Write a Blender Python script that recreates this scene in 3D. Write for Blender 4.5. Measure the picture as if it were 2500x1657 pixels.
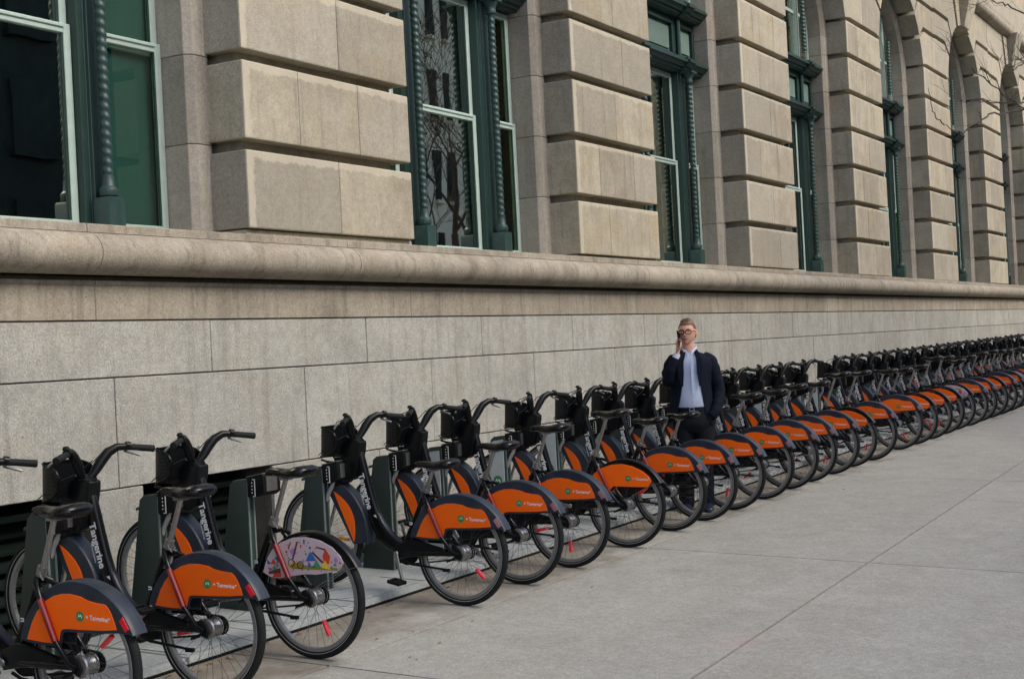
import bpy, bmesh, math, random
from mathutils import Vector, Matrix, noise
C = bpy.context.scene.collection
PI = math.pi
rnd = random.Random(7)
for o in list(bpy.data.objects):
    bpy.data.objects.remove(o)

# ---------------------------------------------------------------- camera
cam_d = bpy.data.cameras.new("camera")
cam = bpy.data.objects.new("camera", cam_d); C.objects.link(cam)
cam_d.sensor_width = 36.0; cam_d.lens = 50.4; cam_d.clip_end = 2000; cam_d.clip_start = 0.05
cr, cu, cd = Vector((0.49323699, -0.8683823, -0.05127818)), Vector((0.0205594, -0.04729403, 0.99866941)), Vector((0.86965199, 0.49363495, 0.00547375))
cam.matrix_world = Matrix(((cr.x, cu.x, -cd.x, 0), (cr.y, cu.y, -cd.y, 0), (cr.z, cu.z, -cd.z, 1.58), (0, 0, 0, 1)))
scene = bpy.context.scene
scene.camera = cam
scene.render.engine = 'CYCLES'

# ---------------------------------------------------------------- world and sun
world = bpy.data.worlds.new("World"); scene.world = world
world.use_nodes = True
wn = world.node_tree
bg = wn.nodes["Background"]
sky = wn.nodes.new("ShaderNodeTexSky"); sky.sky_type = 'NISHITA'; sky.sun_disc = False
SUN_EL, SUN_AZ = math.radians(40), math.radians(174)      # azimuth clockwise from +Y
sky.sun_elevation = SUN_EL; sky.sun_rotation = SUN_AZ
sky.dust_density = 3.0; sky.air_density = 0.7; sky.ozone_density = 0.6
wn.links.new(sky.outputs[0], bg.inputs[0]); bg.inputs[1].default_value = 0.15
sun_d = bpy.data.lights.new("sun", 'SUN'); sun = bpy.data.objects.new("sun", sun_d); C.objects.link(sun)
sun_d.energy = 1.2; sun_d.angle = math.radians(34); sun_d.color = (1.0, 0.97, 0.88)
sdir = Vector((math.sin(SUN_AZ) * math.cos(SUN_EL), math.cos(SUN_AZ) * math.cos(SUN_EL), math.sin(SUN_EL)))
sun.rotation_euler = sdir.to_track_quat('Z', 'Y').to_euler()
sun.location = (10, -10, 20)
scene.view_settings.view_transform = 'Standard'
scene.view_settings.look = 'None'
scene.view_settings.exposure = 1.0
scene.view_settings.gamma = 1.0
scene.view_settings.use_curve_mapping = False

# ---------------------------------------------------------------- materials
M = {}
def nodes_of(name):
    m = bpy.data.materials.new(name); m.use_nodes = True
    nt = m.node_tree; b = nt.nodes["Principled BSDF"]
    return m, nt, b
def plain(name, col, rough=0.5, metal=0.0, coat=0.0, var=0.12, scale=40.0, bump=0.0, spec=0.5, dust=0.0, wear=0.0):
    m, nt, b = nodes_of(name)
    N, L = nt.nodes, nt.links
    tc = N.new("ShaderNodeTexCoord"); nz = N.new("ShaderNodeTexNoise"); nz.inputs["Scale"].default_value = scale; nz.inputs["Detail"].default_value = 5
    L.new(tc.outputs["Object"], nz.inputs["Vector"])
    mx = N.new("ShaderNodeMix"); mx.data_type = 'RGBA'
    mx.inputs[6].default_value = (*[c * (1 - var) for c in col], 1); mx.inputs[7].default_value = (*[min(1, c * (1 + var) + dust) for c in col], 1)
    L.new(nz.outputs[0], mx.inputs[0])
    oi = N.new("ShaderNodeObjectInfo"); rv = N.new("ShaderNodeMapRange"); rv.inputs[3].default_value = 0.88; rv.inputs[4].default_value = 1.12
    L.new(oi.outputs["Random"], rv.inputs[0]); hv = N.new("ShaderNodeHueSaturation"); L.new(rv.outputs[0], hv.inputs["Value"]); L.new(mx.outputs[2], hv.inputs["Color"])
    colr = hv.outputs[0]
    if wear:       # road dust and scuffs, in world space so no two copies match
        gp = N.new("ShaderNodeNewGeometry")
        for sc_, lo, hi, am, cc in ((5.0, .48, .75, wear, (0.16, 0.135, 0.105)), (55.0, .62, .70, wear * .8, (0.20, 0.17, 0.14))):
            nn = N.new("ShaderNodeTexNoise"); nn.inputs["Scale"].default_value = sc_; nn.inputs["Detail"].default_value = 8; nn.inputs["Roughness"].default_value = .7
            L.new(gp.outputs["Position"], nn.inputs["Vector"])
            rg = N.new("ShaderNodeMapRange"); rg.inputs[1].default_value = lo; rg.inputs[2].default_value = hi; rg.inputs[4].default_value = am; L.new(nn.outputs[0], rg.inputs[0])
            mw = N.new("ShaderNodeMix"); mw.data_type = 'RGBA'; L.new(rg.outputs[0], mw.inputs[0]); L.new(colr, mw.inputs[6]); mw.inputs[7].default_value = (*cc, 1); colr = mw.outputs[2]
    L.new(colr, b.inputs["Base Color"])
    rr = N.new("ShaderNodeMapRange"); rr.inputs[3].default_value = max(0.02, rough - 0.08); rr.inputs[4].default_value = min(1, rough + 0.12)
    L.new(nz.outputs[0], rr.inputs[0]); L.new(rr.outputs[0], b.inputs["Roughness"])
    b.inputs["Metallic"].default_value = metal; b.inputs["Coat Weight"].default_value = coat
    b.inputs["Specular IOR Level"].default_value = spec
    if bump:
        bp = N.new("ShaderNodeBump"); bp.inputs["Strength"].default_value = bump; bp.inputs["Distance"].default_value = 0.01
        L.new(nz.outputs[0], bp.inputs["Height"]); L.new(bp.outputs[0], b.inputs["Normal"])
    M[name] = m
    return m
def stone_mat(name, base, dark, light, speck=0.35, speck_scale=110.0, stain=0.5, margin=False, bump=0.5, warm=None, rough=0.85, vert=True, cloud=0.55, streak_scale=3.0, tint=0.13, grime=False, huevar=None):
    """weathered masonry: cloudy staining, vertical rain streaks, grain speckle, one tint per stone"""
    m, nt, b = nodes_of(name)
    N, L = nt.nodes, nt.links
    geo = N.new("ShaderNodeNewGeometry"); oi = N.new("ShaderNodeObjectInfo")
    def noise_(scale, detail, vec=None, rough_=0.6):
        n = N.new("ShaderNodeTexNoise"); n.inputs["Scale"].default_value = scale; n.inputs["Detail"].default_value = detail; n.inputs["Roughness"].default_value = rough_
        L.new(vec if vec else geo.outputs["Position"], n.inputs["Vector"]); return n.outputs[0]
    def rng(v, a, b_, c, d):
        r = N.new("ShaderNodeMapRange"); r.inputs[1].default_value = a; r.inputs[2].default_value = b_; r.inputs[3].default_value = c; r.inputs[4].default_value = d
        L.new(v, r.inputs[0]); return r.outputs[0]
    def mix(f, c1, c2, mode='MIX'):
        x = N.new("ShaderNodeMix"); x.data_type = 'RGBA'; x.blend_type = mode
        if isinstance(f, float): x.inputs[0].default_value = f
        else: L.new(f, x.inputs[0])
        for i, c in ((6, c1), (7, c2)):
            if isinstance(c, tuple): x.inputs[i].default_value = (*c, 1)
            else: L.new(c, x.inputs[i])
        return x.outputs[2]
    cl = rng(noise_(0.9, 6), 0.3, 0.7, 0, 1)
    col = mix(cl, base, dark)
    cl2 = rng(noise_(4.0, 6), 0.35, 0.7, 0, cloud)
    col = mix(cl2, col, light)
    if warm:
        w = rng(noise_(1.7, 4), 0.52, 0.72, 0, 0.55); col = mix(w, col, warm)
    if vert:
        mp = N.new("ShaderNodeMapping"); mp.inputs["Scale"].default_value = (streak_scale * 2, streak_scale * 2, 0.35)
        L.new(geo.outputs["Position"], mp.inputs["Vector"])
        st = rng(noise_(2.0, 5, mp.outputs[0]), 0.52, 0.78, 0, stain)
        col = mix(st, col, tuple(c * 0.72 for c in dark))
    if huevar:
        hvv = N.new("ShaderNodeMath"); hvv.operation = 'MULTIPLY'; hvv.inputs[1].default_value = 7.31; L.new(oi.outputs["Random"], hvv.inputs[0])
        hf = N.new("ShaderNodeMath"); hf.operation = 'FRACT'; L.new(hvv.outputs[0], hf.inputs[0])
        col = mix(rng(hf.outputs[0], 0.4, 1.0, 0, 0.6), col, huevar)
    # tint per stone
    t = rng(oi.outputs["Random"], 0, 1, 1 - tint, 1 + tint)
    hs = N.new("ShaderNodeHueSaturation"); L.new(t, hs.inputs["Value"]); L.new(col, hs.inputs["Color"]); col = hs.outputs[0]
    s1 = rng(noise_(speck_scale, 3, None, 0.75), 0.30, 0.70, 1 - speck, 1 + speck)
    s2 = rng(noise_(speck_scale * 0.28, 2), 0.35, 0.65, 0.92, 1.08)
    mu = N.new("ShaderNodeMath"); mu.operation = 'MULTIPLY'; L.new(s1, mu.inputs[0]); L.new(s2, mu.inputs[1])
    h2 = N.new("ShaderNodeHueSaturation"); L.new(mu.outputs[0], h2.inputs["Value"]); L.new(col, h2.inputs["Color"]); col = h2.outputs[0]
    # pits
    vo = N.new("ShaderNodeTexVoronoi"); vo.inputs["Scale"].default_value = 9.0; L.new(geo.outputs["Position"], vo.inputs["Vector"])
    pit = rng(vo.outputs["Distance"], 0.03, 0.06, 0.75, 0)
    col = mix(pit, col, tuple(c * 0.3 for c in dark))
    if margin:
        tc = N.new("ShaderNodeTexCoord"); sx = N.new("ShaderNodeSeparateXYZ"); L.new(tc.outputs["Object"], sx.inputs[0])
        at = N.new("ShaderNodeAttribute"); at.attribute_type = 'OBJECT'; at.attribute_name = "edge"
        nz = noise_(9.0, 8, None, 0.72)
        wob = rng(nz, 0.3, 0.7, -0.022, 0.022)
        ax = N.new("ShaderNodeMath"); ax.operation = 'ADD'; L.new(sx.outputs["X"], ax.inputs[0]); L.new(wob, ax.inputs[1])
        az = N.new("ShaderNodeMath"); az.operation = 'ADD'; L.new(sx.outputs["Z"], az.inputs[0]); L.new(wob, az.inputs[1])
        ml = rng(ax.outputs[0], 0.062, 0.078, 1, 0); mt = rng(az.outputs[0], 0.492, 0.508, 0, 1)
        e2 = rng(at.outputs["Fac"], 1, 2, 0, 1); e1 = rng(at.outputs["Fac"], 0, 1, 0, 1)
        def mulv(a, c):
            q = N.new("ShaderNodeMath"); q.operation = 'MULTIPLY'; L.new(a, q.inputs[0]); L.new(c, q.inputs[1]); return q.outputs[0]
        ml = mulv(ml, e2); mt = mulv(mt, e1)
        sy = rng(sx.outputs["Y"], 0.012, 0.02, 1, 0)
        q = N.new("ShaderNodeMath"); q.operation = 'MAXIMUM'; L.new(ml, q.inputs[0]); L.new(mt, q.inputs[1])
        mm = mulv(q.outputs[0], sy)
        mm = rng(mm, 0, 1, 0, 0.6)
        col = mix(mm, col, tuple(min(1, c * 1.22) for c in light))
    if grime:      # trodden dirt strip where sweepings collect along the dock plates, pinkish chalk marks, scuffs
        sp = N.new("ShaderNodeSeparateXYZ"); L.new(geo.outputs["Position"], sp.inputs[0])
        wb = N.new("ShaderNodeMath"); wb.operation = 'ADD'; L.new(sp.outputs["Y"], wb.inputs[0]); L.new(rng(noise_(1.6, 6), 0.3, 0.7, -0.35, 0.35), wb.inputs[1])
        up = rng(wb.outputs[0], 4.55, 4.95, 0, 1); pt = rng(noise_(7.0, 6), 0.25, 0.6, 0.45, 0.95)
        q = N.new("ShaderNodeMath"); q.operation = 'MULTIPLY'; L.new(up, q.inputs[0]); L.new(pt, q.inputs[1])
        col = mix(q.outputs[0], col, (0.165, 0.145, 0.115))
        ch = rng(noise_(1.15, 7), 0.64, 0.74, 0, 0.35); col = mix(ch, col, (0.42, 0.30, 0.29))
        gum = N.new("ShaderNodeTexVoronoi"); gum.inputs["Scale"].default_value = 1.7; L.new(geo.outputs["Position"], gum.inputs["Vector"])
        col = mix(rng(gum.outputs["Distance"], 0.02, 0.035, 0.5, 0), col, (0.14, 0.135, 0.125))
    L.new(col, b.inputs["Base Color"])
    b.inputs["Roughness"].default_value = rough; b.inputs["Specular IOR Level"].default_value = 0.25
    bp = N.new("ShaderNodeBump"); bp.inputs["Strength"].default_value = bump; bp.inputs["Distance"].default_value = 0.006
    bm_ = N.new("ShaderNodeMath"); bm_.operation = 'ADD'; L.new(noise_(60.0, 4), bm_.inputs[0]); L.new(cl2, bm_.inputs[1])
    L.new(bm_.outputs[0], bp.inputs["Height"]); L.new(bp.outputs[0], b.inputs["Normal"])
    M[name] = m
    return m
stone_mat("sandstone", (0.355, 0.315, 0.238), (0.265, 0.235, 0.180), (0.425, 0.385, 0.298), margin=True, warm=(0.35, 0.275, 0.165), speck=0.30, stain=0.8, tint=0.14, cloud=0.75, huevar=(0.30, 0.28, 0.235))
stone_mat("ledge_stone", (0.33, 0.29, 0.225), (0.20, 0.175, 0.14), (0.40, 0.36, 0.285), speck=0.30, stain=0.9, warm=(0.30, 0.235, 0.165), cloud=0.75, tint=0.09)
stone_mat("granite", (0.355, 0.348, 0.31), (0.275, 0.268, 0.235), (0.415, 0.408, 0.365), speck=0.32, speck_scale=75.0, stain=0.75, bump=0.7, cloud=0.7, tint=0.07, warm=(0.31, 0.275, 0.215))
stone_mat("jamb_stone", (0.29, 0.265, 0.225), (0.23, 0.205, 0.175), (0.35, 0.32, 0.275), speck=0.25, stain=0.5, warm=(0.31, 0.23, 0.145))
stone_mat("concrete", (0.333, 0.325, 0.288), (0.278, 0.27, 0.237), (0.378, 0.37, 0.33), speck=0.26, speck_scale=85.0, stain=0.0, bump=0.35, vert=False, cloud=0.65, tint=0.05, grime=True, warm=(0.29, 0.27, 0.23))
stone_mat("mortar", (0.12, 0.10, 0.075), (0.08, 0.07, 0.05), (0.16, 0.14, 0.11), speck=0.2)
stone_mat("joint_dirt", (0.03, 0.027, 0.022), (0.02, 0.018, 0.015), (0.05, 0.045, 0.035), speck=0.3)
stone_mat("asphalt", (0.05, 0.05, 0.05), (0.04, 0.04, 0.04), (0.07, 0.07, 0.068), speck=0.4, vert=False)
stone_mat("plate_metal", (0.31, 0.335, 0.335), (0.22, 0.235, 0.23), (0.39, 0.415, 0.41), speck=0.2, vert=False, rough=0.6, bump=0.15)
stone_mat("far_white", (0.84, 0.76, 0.60), (0.76, 0.68, 0.53), (0.88, 0.82, 0.68), speck=0.1)
stone_mat("far_brick", (0.62, 0.46, 0.24), (0.45, 0.32, 0.17), (0.7, 0.55, 0.32), speck=0.2)
stone_mat("far_dark", (0.018, 0.028, 0.024), (0.012, 0.016, 0.014), (0.03, 0.042, 0.036), speck=0.2)
stone_mat("bark", (0.07, 0.055, 0.045), (0.045, 0.035, 0.03), (0.12, 0.10, 0.085), speck=0.3, bump=1.0)
plain("black_plastic", (0.0035, 0.0045, 0.005), 0.33, coat=0.0, var=0.15, spec=0.26, scale=8)
plain("black_paint", (0.003, 0.0035, 0.004), 0.24, coat=0.0, var=0.1, spec=0.3, scale=6)
plain("matt_black", (0.004, 0.005, 0.005), 0.6, var=0.3, spec=0.2)
plain("slate_plastic", (0.014, 0.023, 0.036), 0.42, var=0.4, scale=14, dust=0.006, wear=0.16, spec=0.4)
plain("orange_panel", (1.0, 0.135, 0.001), 0.5, var=0.05, scale=8, wear=0.16, spec=0.3)
plain("rubber", (0.007, 0.0085, 0.0085), 0.7, var=0.3, dust=0.003, spec=0.25)
plain("sheen_reflector", (0.36, 0.17, 0.18), 0.35)  # tail reflector with its pink sheen put into the base colour
plain("rim_metal", (0.26, 0.26, 0.25), 0.45, metal=0.5, var=0.2)
plain("dark_rim", (0.07, 0.075, 0.075), 0.35, metal=0.5)
plain("silver", (0.32, 0.32, 0.31), 0.38, metal=0.9, var=0.25)
plain("fork_grey", (0.45, 0.45, 0.43), 0.4, metal=0.4)
plain("spoke", (0.10, 0.10, 0.10), 0.4, metal=0.7)
plain("red_paint", (0.22, 0.005, 0.006), 0.3, coat=0.4)
plain("red_reflector", (0.75, 0.02, 0.03), 0.25, coat=0.6)
plain("amber_reflector", (0.80, 0.26, 0.01), 0.25, coat=0.6)
plain("white_print", (0.78, 0.78, 0.76), 0.5, var=0.03)
plain("green_print", (0.03, 0.22, 0.06), 0.5, var=0.1)
plain("dock_green", (0.018, 0.034, 0.028), 0.55, var=0.25, scale=30)
plain("dock_edge", (0.14, 0.18, 0.17), 0.45, var=0.15)
plain("dock_panel", (0.40, 0.44, 0.43), 0.5, var=0.1)
plain("vent_green", (0.006, 0.011, 0.009), 0.8, spec=0.1)
plain("sash_green", (0.34, 0.43, 0.39), 0.45, var=0.15, scale=12)
plain("frame_green", (0.010, 0.034, 0.028), 0.42, var=0.35, scale=12)
plain("column_green", (0.018, 0.048, 0.043), 0.45, var=0.4, scale=20)
plain("panel_green", (0.11, 0.17, 0.145), 0.6, var=0.25, scale=9)
plain("blind_green", (0.006, 0.058, 0.052), 0.8, var=0.2, scale=5)
plain("room_dark", (0.010, 0.014, 0.012), 0.9)
plain("lamp_bowl", (0.72, 0.50, 0.20), 0.5)
plain("navy_cloth", (0.003, 0.0055, 0.013), 0.85, var=0.4, scale=25, spec=0.2)
plain("trouser_cloth", (0.007, 0.009, 0.013), 0.9, var=0.3, scale=25, spec=0.2)
plain("shirt_cloth", (0.50, 0.57, 0.72), 0.85, var=0.12, scale=18, spec=0.2)
plain("skin", (0.60, 0.32, 0.225), 0.6, var=0.12, scale=30)
plain("lips", (0.30, 0.09, 0.08), 0.5)
plain("hair", (0.17, 0.088, 0.042), 0.6, var=0.35, scale=60)
plain("shoe_leather", (0.012, 0.02, 0.05), 0.35)
plain("eye_white", (0.6, 0.56, 0.52), 0.3)
plain("leaf_litter", (0.30, 0.17, 0.06), 0.8, var=0.5, scale=3)
for n_, c_ in {"art_pink": (0.52, 0.42, 0.44), "art_blue": (0.03, 0.16, 0.50), "art_green": (0.03, 0.28, 0.14), "art_olive": (0.22, 0.20, 0.02), "art_purple": (0.40, 0.20, 0.50), "art_red": (0.60, 0.05, 0.02), "art_yellow": (0.75, 0.50, 0.04), "art_brown": (0.12, 0.03, 0.02), "art_sky": (0.30, 0.48, 0.60)}.items():
    plain(n_, c_, 0.45, var=0.06)
def glass_mat(name, tint, refl_ior, refl_min):
    m, nt, b = nodes_of(name)
    N, L = nt.nodes, nt.links
    N.remove(b); out = N["Material Output"]
    tr = N.new("ShaderNodeBsdfTransparent"); tr.inputs[0].default_value = (*tint, 1)
    gl = N.new("ShaderNodeBsdfGlossy"); gl.inputs["Roughness"].default_value = 0.012; gl.inputs["Color"].default_value = (0.97, 1.0, 0.86, 1)
    fr = N.new("ShaderNodeFresnel"); fr.inputs[0].default_value = refl_ior
    mr = N.new("ShaderNodeMapRange"); mr.inputs[3].default_value = refl_min; mr.inputs[4].default_value = 1.0
    nz = N.new("ShaderNodeTexNoise"); nz.inputs["Scale"].default_value = 1.3; bp = N.new("ShaderNodeBump"); bp.inputs["Strength"].default_value = 0.04; bp.inputs["Distance"].default_value = 0.02
    geo = N.new("ShaderNodeNewGeometry"); L.new(geo.outputs["Position"], nz.inputs["Vector"]); L.new(nz.outputs[0], bp.inputs["Height"]); L.new(bp.outputs[0], gl.inputs["Normal"])
    mx = N.new("ShaderNodeMixShader")
    L.new(fr.outputs[0], mr.inputs[0]); L.new(mr.outputs[0], mx.inputs[0]); L.new(tr.outputs[0], mx.inputs[1]); L.new(gl.outputs[0], mx.inputs[2]); L.new(mx.outputs[0], out.inputs[0])
    M[name] = m
glass_mat("glass", (0.50, 0.78, 0.68), 1.6, 0.62)
glass_mat("glass_clear", (0.90, 0.96, 0.93), 1.25, 0.02)
glass_mat("lens_glass", (0.85, 0.85, 0.85), 1.5, 0.05)

# ---------------------------------------------------------------- mesh helpers
class MB:
    def __init__(s): s.v = []; s.f = []
    def add(s, vs, fs):
        b = len(s.v); s.v += [tuple(v) for v in vs]; s.f += [tuple(i + b for i in f) for f in fs]; return s
    def box(s, x0, x1, y0, y1, z0, z1):
        return s.add([(x0, y0, z0), (x1, y0, z0), (x1, y1, z0), (x0, y1, z0), (x0, y0, z1), (x1, y0, z1), (x1, y1, z1), (x0, y1, z1)],
                     [(0, 3, 2, 1), (4, 5, 6, 7), (0, 1, 5, 4), (1, 2, 6, 5), (2, 3, 7, 6), (3, 0, 4, 7)])
    def prism(s, poly, a0, a1, axis='x'):
        """polygon in the two other axes, pushed along axis"""
        n = len(poly)
        def P(a, p):
            return (a, p[0], p[1]) if axis == 'x' else ((p[0], a, p[1]) if axis == 'y' else (p[0], p[1], a))
        vs = [P(a0, p) for p in poly] + [P(a1, p) for p in poly]
        fs = [tuple(range(n)), tuple(range(2 * n - 1, n - 1, -1))] + [(i, (i + 1) % n + 0, (i + 1) % n + n, i + n)[::-1] for i in range(n)]
        return s.add(vs, fs)
    def tube(s, path, r, seg=8, cap=True, rr=None, up=None, sq=1.0):
        """round tube; r a number or list; rr (second radius list) flattens it"""
        P = [Vector(p) for p in path]; n = len(P)
        R = r if isinstance(r, (list, tuple)) else [r] * n
        R2 = (rr if isinstance(rr, (list, tuple)) else [rr] * n) if rr is not None else R
        T = []
        for i in range(n):
            t = (P[min(i + 1, n - 1)] - P[max(i - 1, 0)]); T.append(t.normalized() if t.length > 1e-9 else Vector((0, 0, 1)))
        a = Vector(up) if up else (Vector((1, 0, 0)) if abs(T[0].x) < 0.9 else Vector((0, 0, 1)))
        vs = []
        for i in range(n):
            a = (a - T[i] * a.dot(T[i])).normalized(); b = T[i].cross(a)
            for k in range(seg):
                w = 2 * PI * k / seg
                cw, sw = math.cos(w), math.sin(w)
                vs.append(P[i] + a * math.copysign(abs(cw) ** sq, cw) * R[i] + b * math.copysign(abs(sw) ** sq, sw) * R2[i])
        fs = [(i * seg + k, i * seg + (k + 1) % seg, (i + 1) * seg + (k + 1) % seg, (i + 1) * seg + k) for i in range(n - 1) for k in range(seg)]
        if cap: fs += [tuple(range(seg - 1, -1, -1)), tuple((n - 1) * seg + k for k in range(seg))]
        return s.add(vs, fs)
    def lathe(s, prof, c=(0, 0, 0), axis='z', seg=24, a0=0.0, a1=2 * PI):
        """prof = [(radius, height)] turned round axis through c"""
        full = abs(a1 - a0 - 2 * PI) < 1e-6; m = seg if full else seg + 1; n = len(prof)
        vs = []
        for i in range(m):
            w = a0 + (a1 - a0) * i / seg
            for (r, h) in prof:
                p, q = r * math.cos(w), r * math.sin(w)
                vs.append({'z': (c[0] + p, c[1] + q, c[2] + h), 'x': (c[0] + h, c[1] + p, c[2] + q), 'y': (c[0] + p, c[1] + h, c[2] + q)}[axis])
        fs = [(i * n + k, i * n + k + 1, ((i + 1) % m) * n + k + 1, ((i + 1) % m) * n + k) for i in range(seg) for k in range(n - 1)]
        return s.add(vs, fs)
    def loft(s, rings, closed=True, cap=True):
        n = len(rings[0]); vs = [p for r in rings for p in r]
        kk = n if closed else n - 1
        fs = [(i * n + k, i * n + (k + 1) % n, (i + 1) * n + (k + 1) % n, (i + 1) * n + k) for i in range(len(rings) - 1) for k in range(kk)]
        if cap and closed: fs += [tuple(range(n - 1, -1, -1)), tuple((len(rings) - 1) * n + k for k in range(n))]
        return s.add(vs, fs)
    def mesh(s, name, mat, smooth=False, origin=(0, 0, 0), bevel=0.0, bseg=1, angle=0.6, recalc=True):
        me = bpy.data.meshes.new(name)
        o = origin
        me.from_pydata([(v[0] - o[0], v[1] - o[1], v[2] - o[2]) for v in s.v], [], s.f)
        if recalc or bevel:
            bm = bmesh.new(); bm.from_mesh(me)
            bmesh.ops.recalc_face_normals(bm, faces=bm.faces)
            if bevel:
                ed = [e for e in bm.edges if len(e.link_faces) == 2 and e.calc_face_angle(0) > 0.5]
                bmesh.ops.bevel(bm, geom=ed, offset=bevel, segments=bseg, affect='EDGES', profile=0.6)
            bm.to_mesh(me); bm.free()
        if smooth:
            me.polygons.foreach_set("use_smooth", [True] * len(me.polygons))
            try: me.set_sharp_from_angle(angle=angle)
            except Exception: pass
        me.materials.append(M[mat]); me.update()
        return me
def link(name, me, parent=None, loc=(0, 0, 0), rot=(0, 0, 0)):
    o = bpy.data.objects.new(name, me); C.objects.link(o)
    o.location = loc; o.rotation_euler = rot
    if parent: o.parent = parent
    return o
def obj(name, mb, mat, parent=None, origin=(0, 0, 0), poff=(0, 0, 0), **kw):
    """origin is given in the top-level thing's frame; poff is the parent's own origin in that frame"""
    me = mb.mesh(name, mat, origin=origin, **kw)
    return link(name, me, parent, tuple(origin[i] - poff[i] for i in range(3)))
def thing(name, label, cat, loc=(0, 0, 0), rz=0.0, group=None):
    o = bpy.data.objects.new(name, None); C.objects.link(o); o.empty_display_size = 0.2
    o.location = loc; o.rotation_euler = (0, 0, rz)
    o['label'] = label; o['category'] = cat
    if group: o['group'] = group
    return o
def copy_tree(o, parent=None):
    kids = KIDS.get(o.name, [])
    c = o.copy(); C.objects.link(c); c.parent = parent
    KIDS[c.name] = [copy_tree(k, c) for k in kids]
    return c
KIDS = {}
def index_kids():
    KIDS.clear()
    for o in bpy.data.objects:
        if o.parent: KIDS.setdefault(o.parent.name, []).append(o)
def text_mb(txt, size, spacing=1.0, bold=0.0):
    cu_ = bpy.data.curves.new("t", 'FONT'); cu_.body = txt; cu_.size = size; cu_.space_character = spacing; cu_.offset = bold; cu_.resolution_u = 3
    to = bpy.data.objects.new("t", cu_); C.objects.link(to)
    dg = bpy.context.evaluated_depsgraph_get(); dg.update()
    me = bpy.data.meshes.new_from_object(to.evaluated_get(dg))
    vs = [tuple(v.co) for v in me.vertices]; fs = [tuple(p.vertices) for p in me.polygons]
    bpy.data.objects.remove(to); bpy.data.curves.remove(cu_); bpy.data.meshes.remove(me)
    w = max(v[0] for v in vs)
    return vs, fs, w
def gz(x, y):
    xx = min(max(x, -20), 60)
    return 0.005 * (xx - 7.5) + 0.036 * (y - 4.71)
def structure(o): o['kind'] = 'structure'; return o

# ================================================================ GROUND
# base sheet under the paving, then paving slabs, kerb and road
b = MB()
xs = [-60, -20, 0, 20, 40, 60, 220]
for i in range(len(xs) - 1):
    x0, x1 = xs[i], xs[i + 1]
    b.add([(x0, -1.2, gz(x0, -1.2) - 0.05), (x1, -1.2, gz(x1, -1.2) - 0.05), (x1, 6.75, gz(x1, 6.75) - 0.05), (x0, 6.75, gz(x0, 6.75) - 0.05)], [(0, 1, 2, 3)])
pavement = structure(obj('pavement', b, 'joint_dirt'))
b = MB()
for i in range(len(xs) - 1):
    x0, x1 = xs[i], xs[i + 1]
    za, zb = gz(x0, -1.3) - 0.14, gz(x1, -1.3) - 0.14
    b.add([(x0, -60, za - 0.3), (x1, -60, zb - 0.3), (x1, -1.2, zb), (x0, -1.2, za)], [(0, 1, 2, 3)])
structure(obj('road', b, 'asphalt'))
yL = lambda x: 2.77 + 0.029 * (min(max(x, -6), 24) - 6.49)
def slab(x0, x1, ya, yb, name='paving_slab'):
    g = 0.009
    ya0, ya1 = (ya(x0), ya(x1)) if callable(ya) else (ya, ya)
    yb0, yb1 = (yb(x0), yb(x1)) if callable(yb) else (yb, yb)
    m = MB()
    n = 1
    top = [(x0 + g, ya0 + g), (x1 - g, ya1 + g), (x1 - g, yb1 - g), (x0 + g, yb0 - g)]
    m.add([(p[0], p[1], gz(*p) - 0.045) for p in top] + [(p[0], p[1], gz(*p)) for p in top], [(0, 3, 2, 1), (4, 5, 6, 7), (0, 1, 5, 4), (1, 2, 6, 5), (2, 3, 7, 6), (3, 0, 4, 7)])
    cx_, cy_ = (x0 + x1) / 2, (ya0 + yb0) / 2
    return obj(name, m, 'concrete', pavement, origin=(cx_, cy_, gz(cx_, cy_)), bevel=0.002)
tx = [-9.0, -4.2, 0.9, 5.95, 9.95, 15.08, 20.2, 25.3, 30.4, 35.5, 40.6, 45.7, 50.8, 60.0]
for i in range(len(tx) - 1):
    slab(tx[i], tx[i + 1], 4.56, 6.59)
    slab(tx[i], tx[i + 1], yL, 4.56)
    mids = [tx[i]] + ([13.5] if i == 4 else []) + [tx[i + 1]]
    for k in range(len(mids) - 1): slab(mids[k], mids[k + 1], 0.6, yL)
    slab(tx[i], tx[i + 1], -1.02, 0.6)
b = MB()
for i in range(len(tx) - 1):
    x0, x1 = tx[i] + 0.004, tx[i + 1] - 0.004
    m = MB(); q = [(x0, -1.2), (x1, -1.2), (x1, -1.03), (x0, -1.03)]
    m.add([(p[0], p[1], gz(*p) - 0.3) for p in q] + [(p[0], p[1], gz(*p) + 0.003) for p in q], [(0, 3, 2, 1), (4, 5, 6, 7), (0, 1, 5, 4), (1, 2, 6, 5), (2, 3, 7, 6), (3, 0, 4, 7)])
    obj('kerbstone', m, 'granite', pavement, origin=(x0, -1.1, gz(x0, -1.1)), bevel=0.01)
# ================================================================ STATION BUILDING
bld = thing('stone_building', 'long weathered sandstone and granite building with rusticated piers and arched green windows behind the bicycles', 'building', (0, 6.6, 0))
BO = (0, 6.6, 0)
def bpart(name, mb, mat, origin=None, parent=None, poff=None, **kw):
    o = origin or BO
    return obj(name, mb, mat, parent or bld, origin=o, poff=poff or BO, **kw)
YF = 6.6
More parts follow.
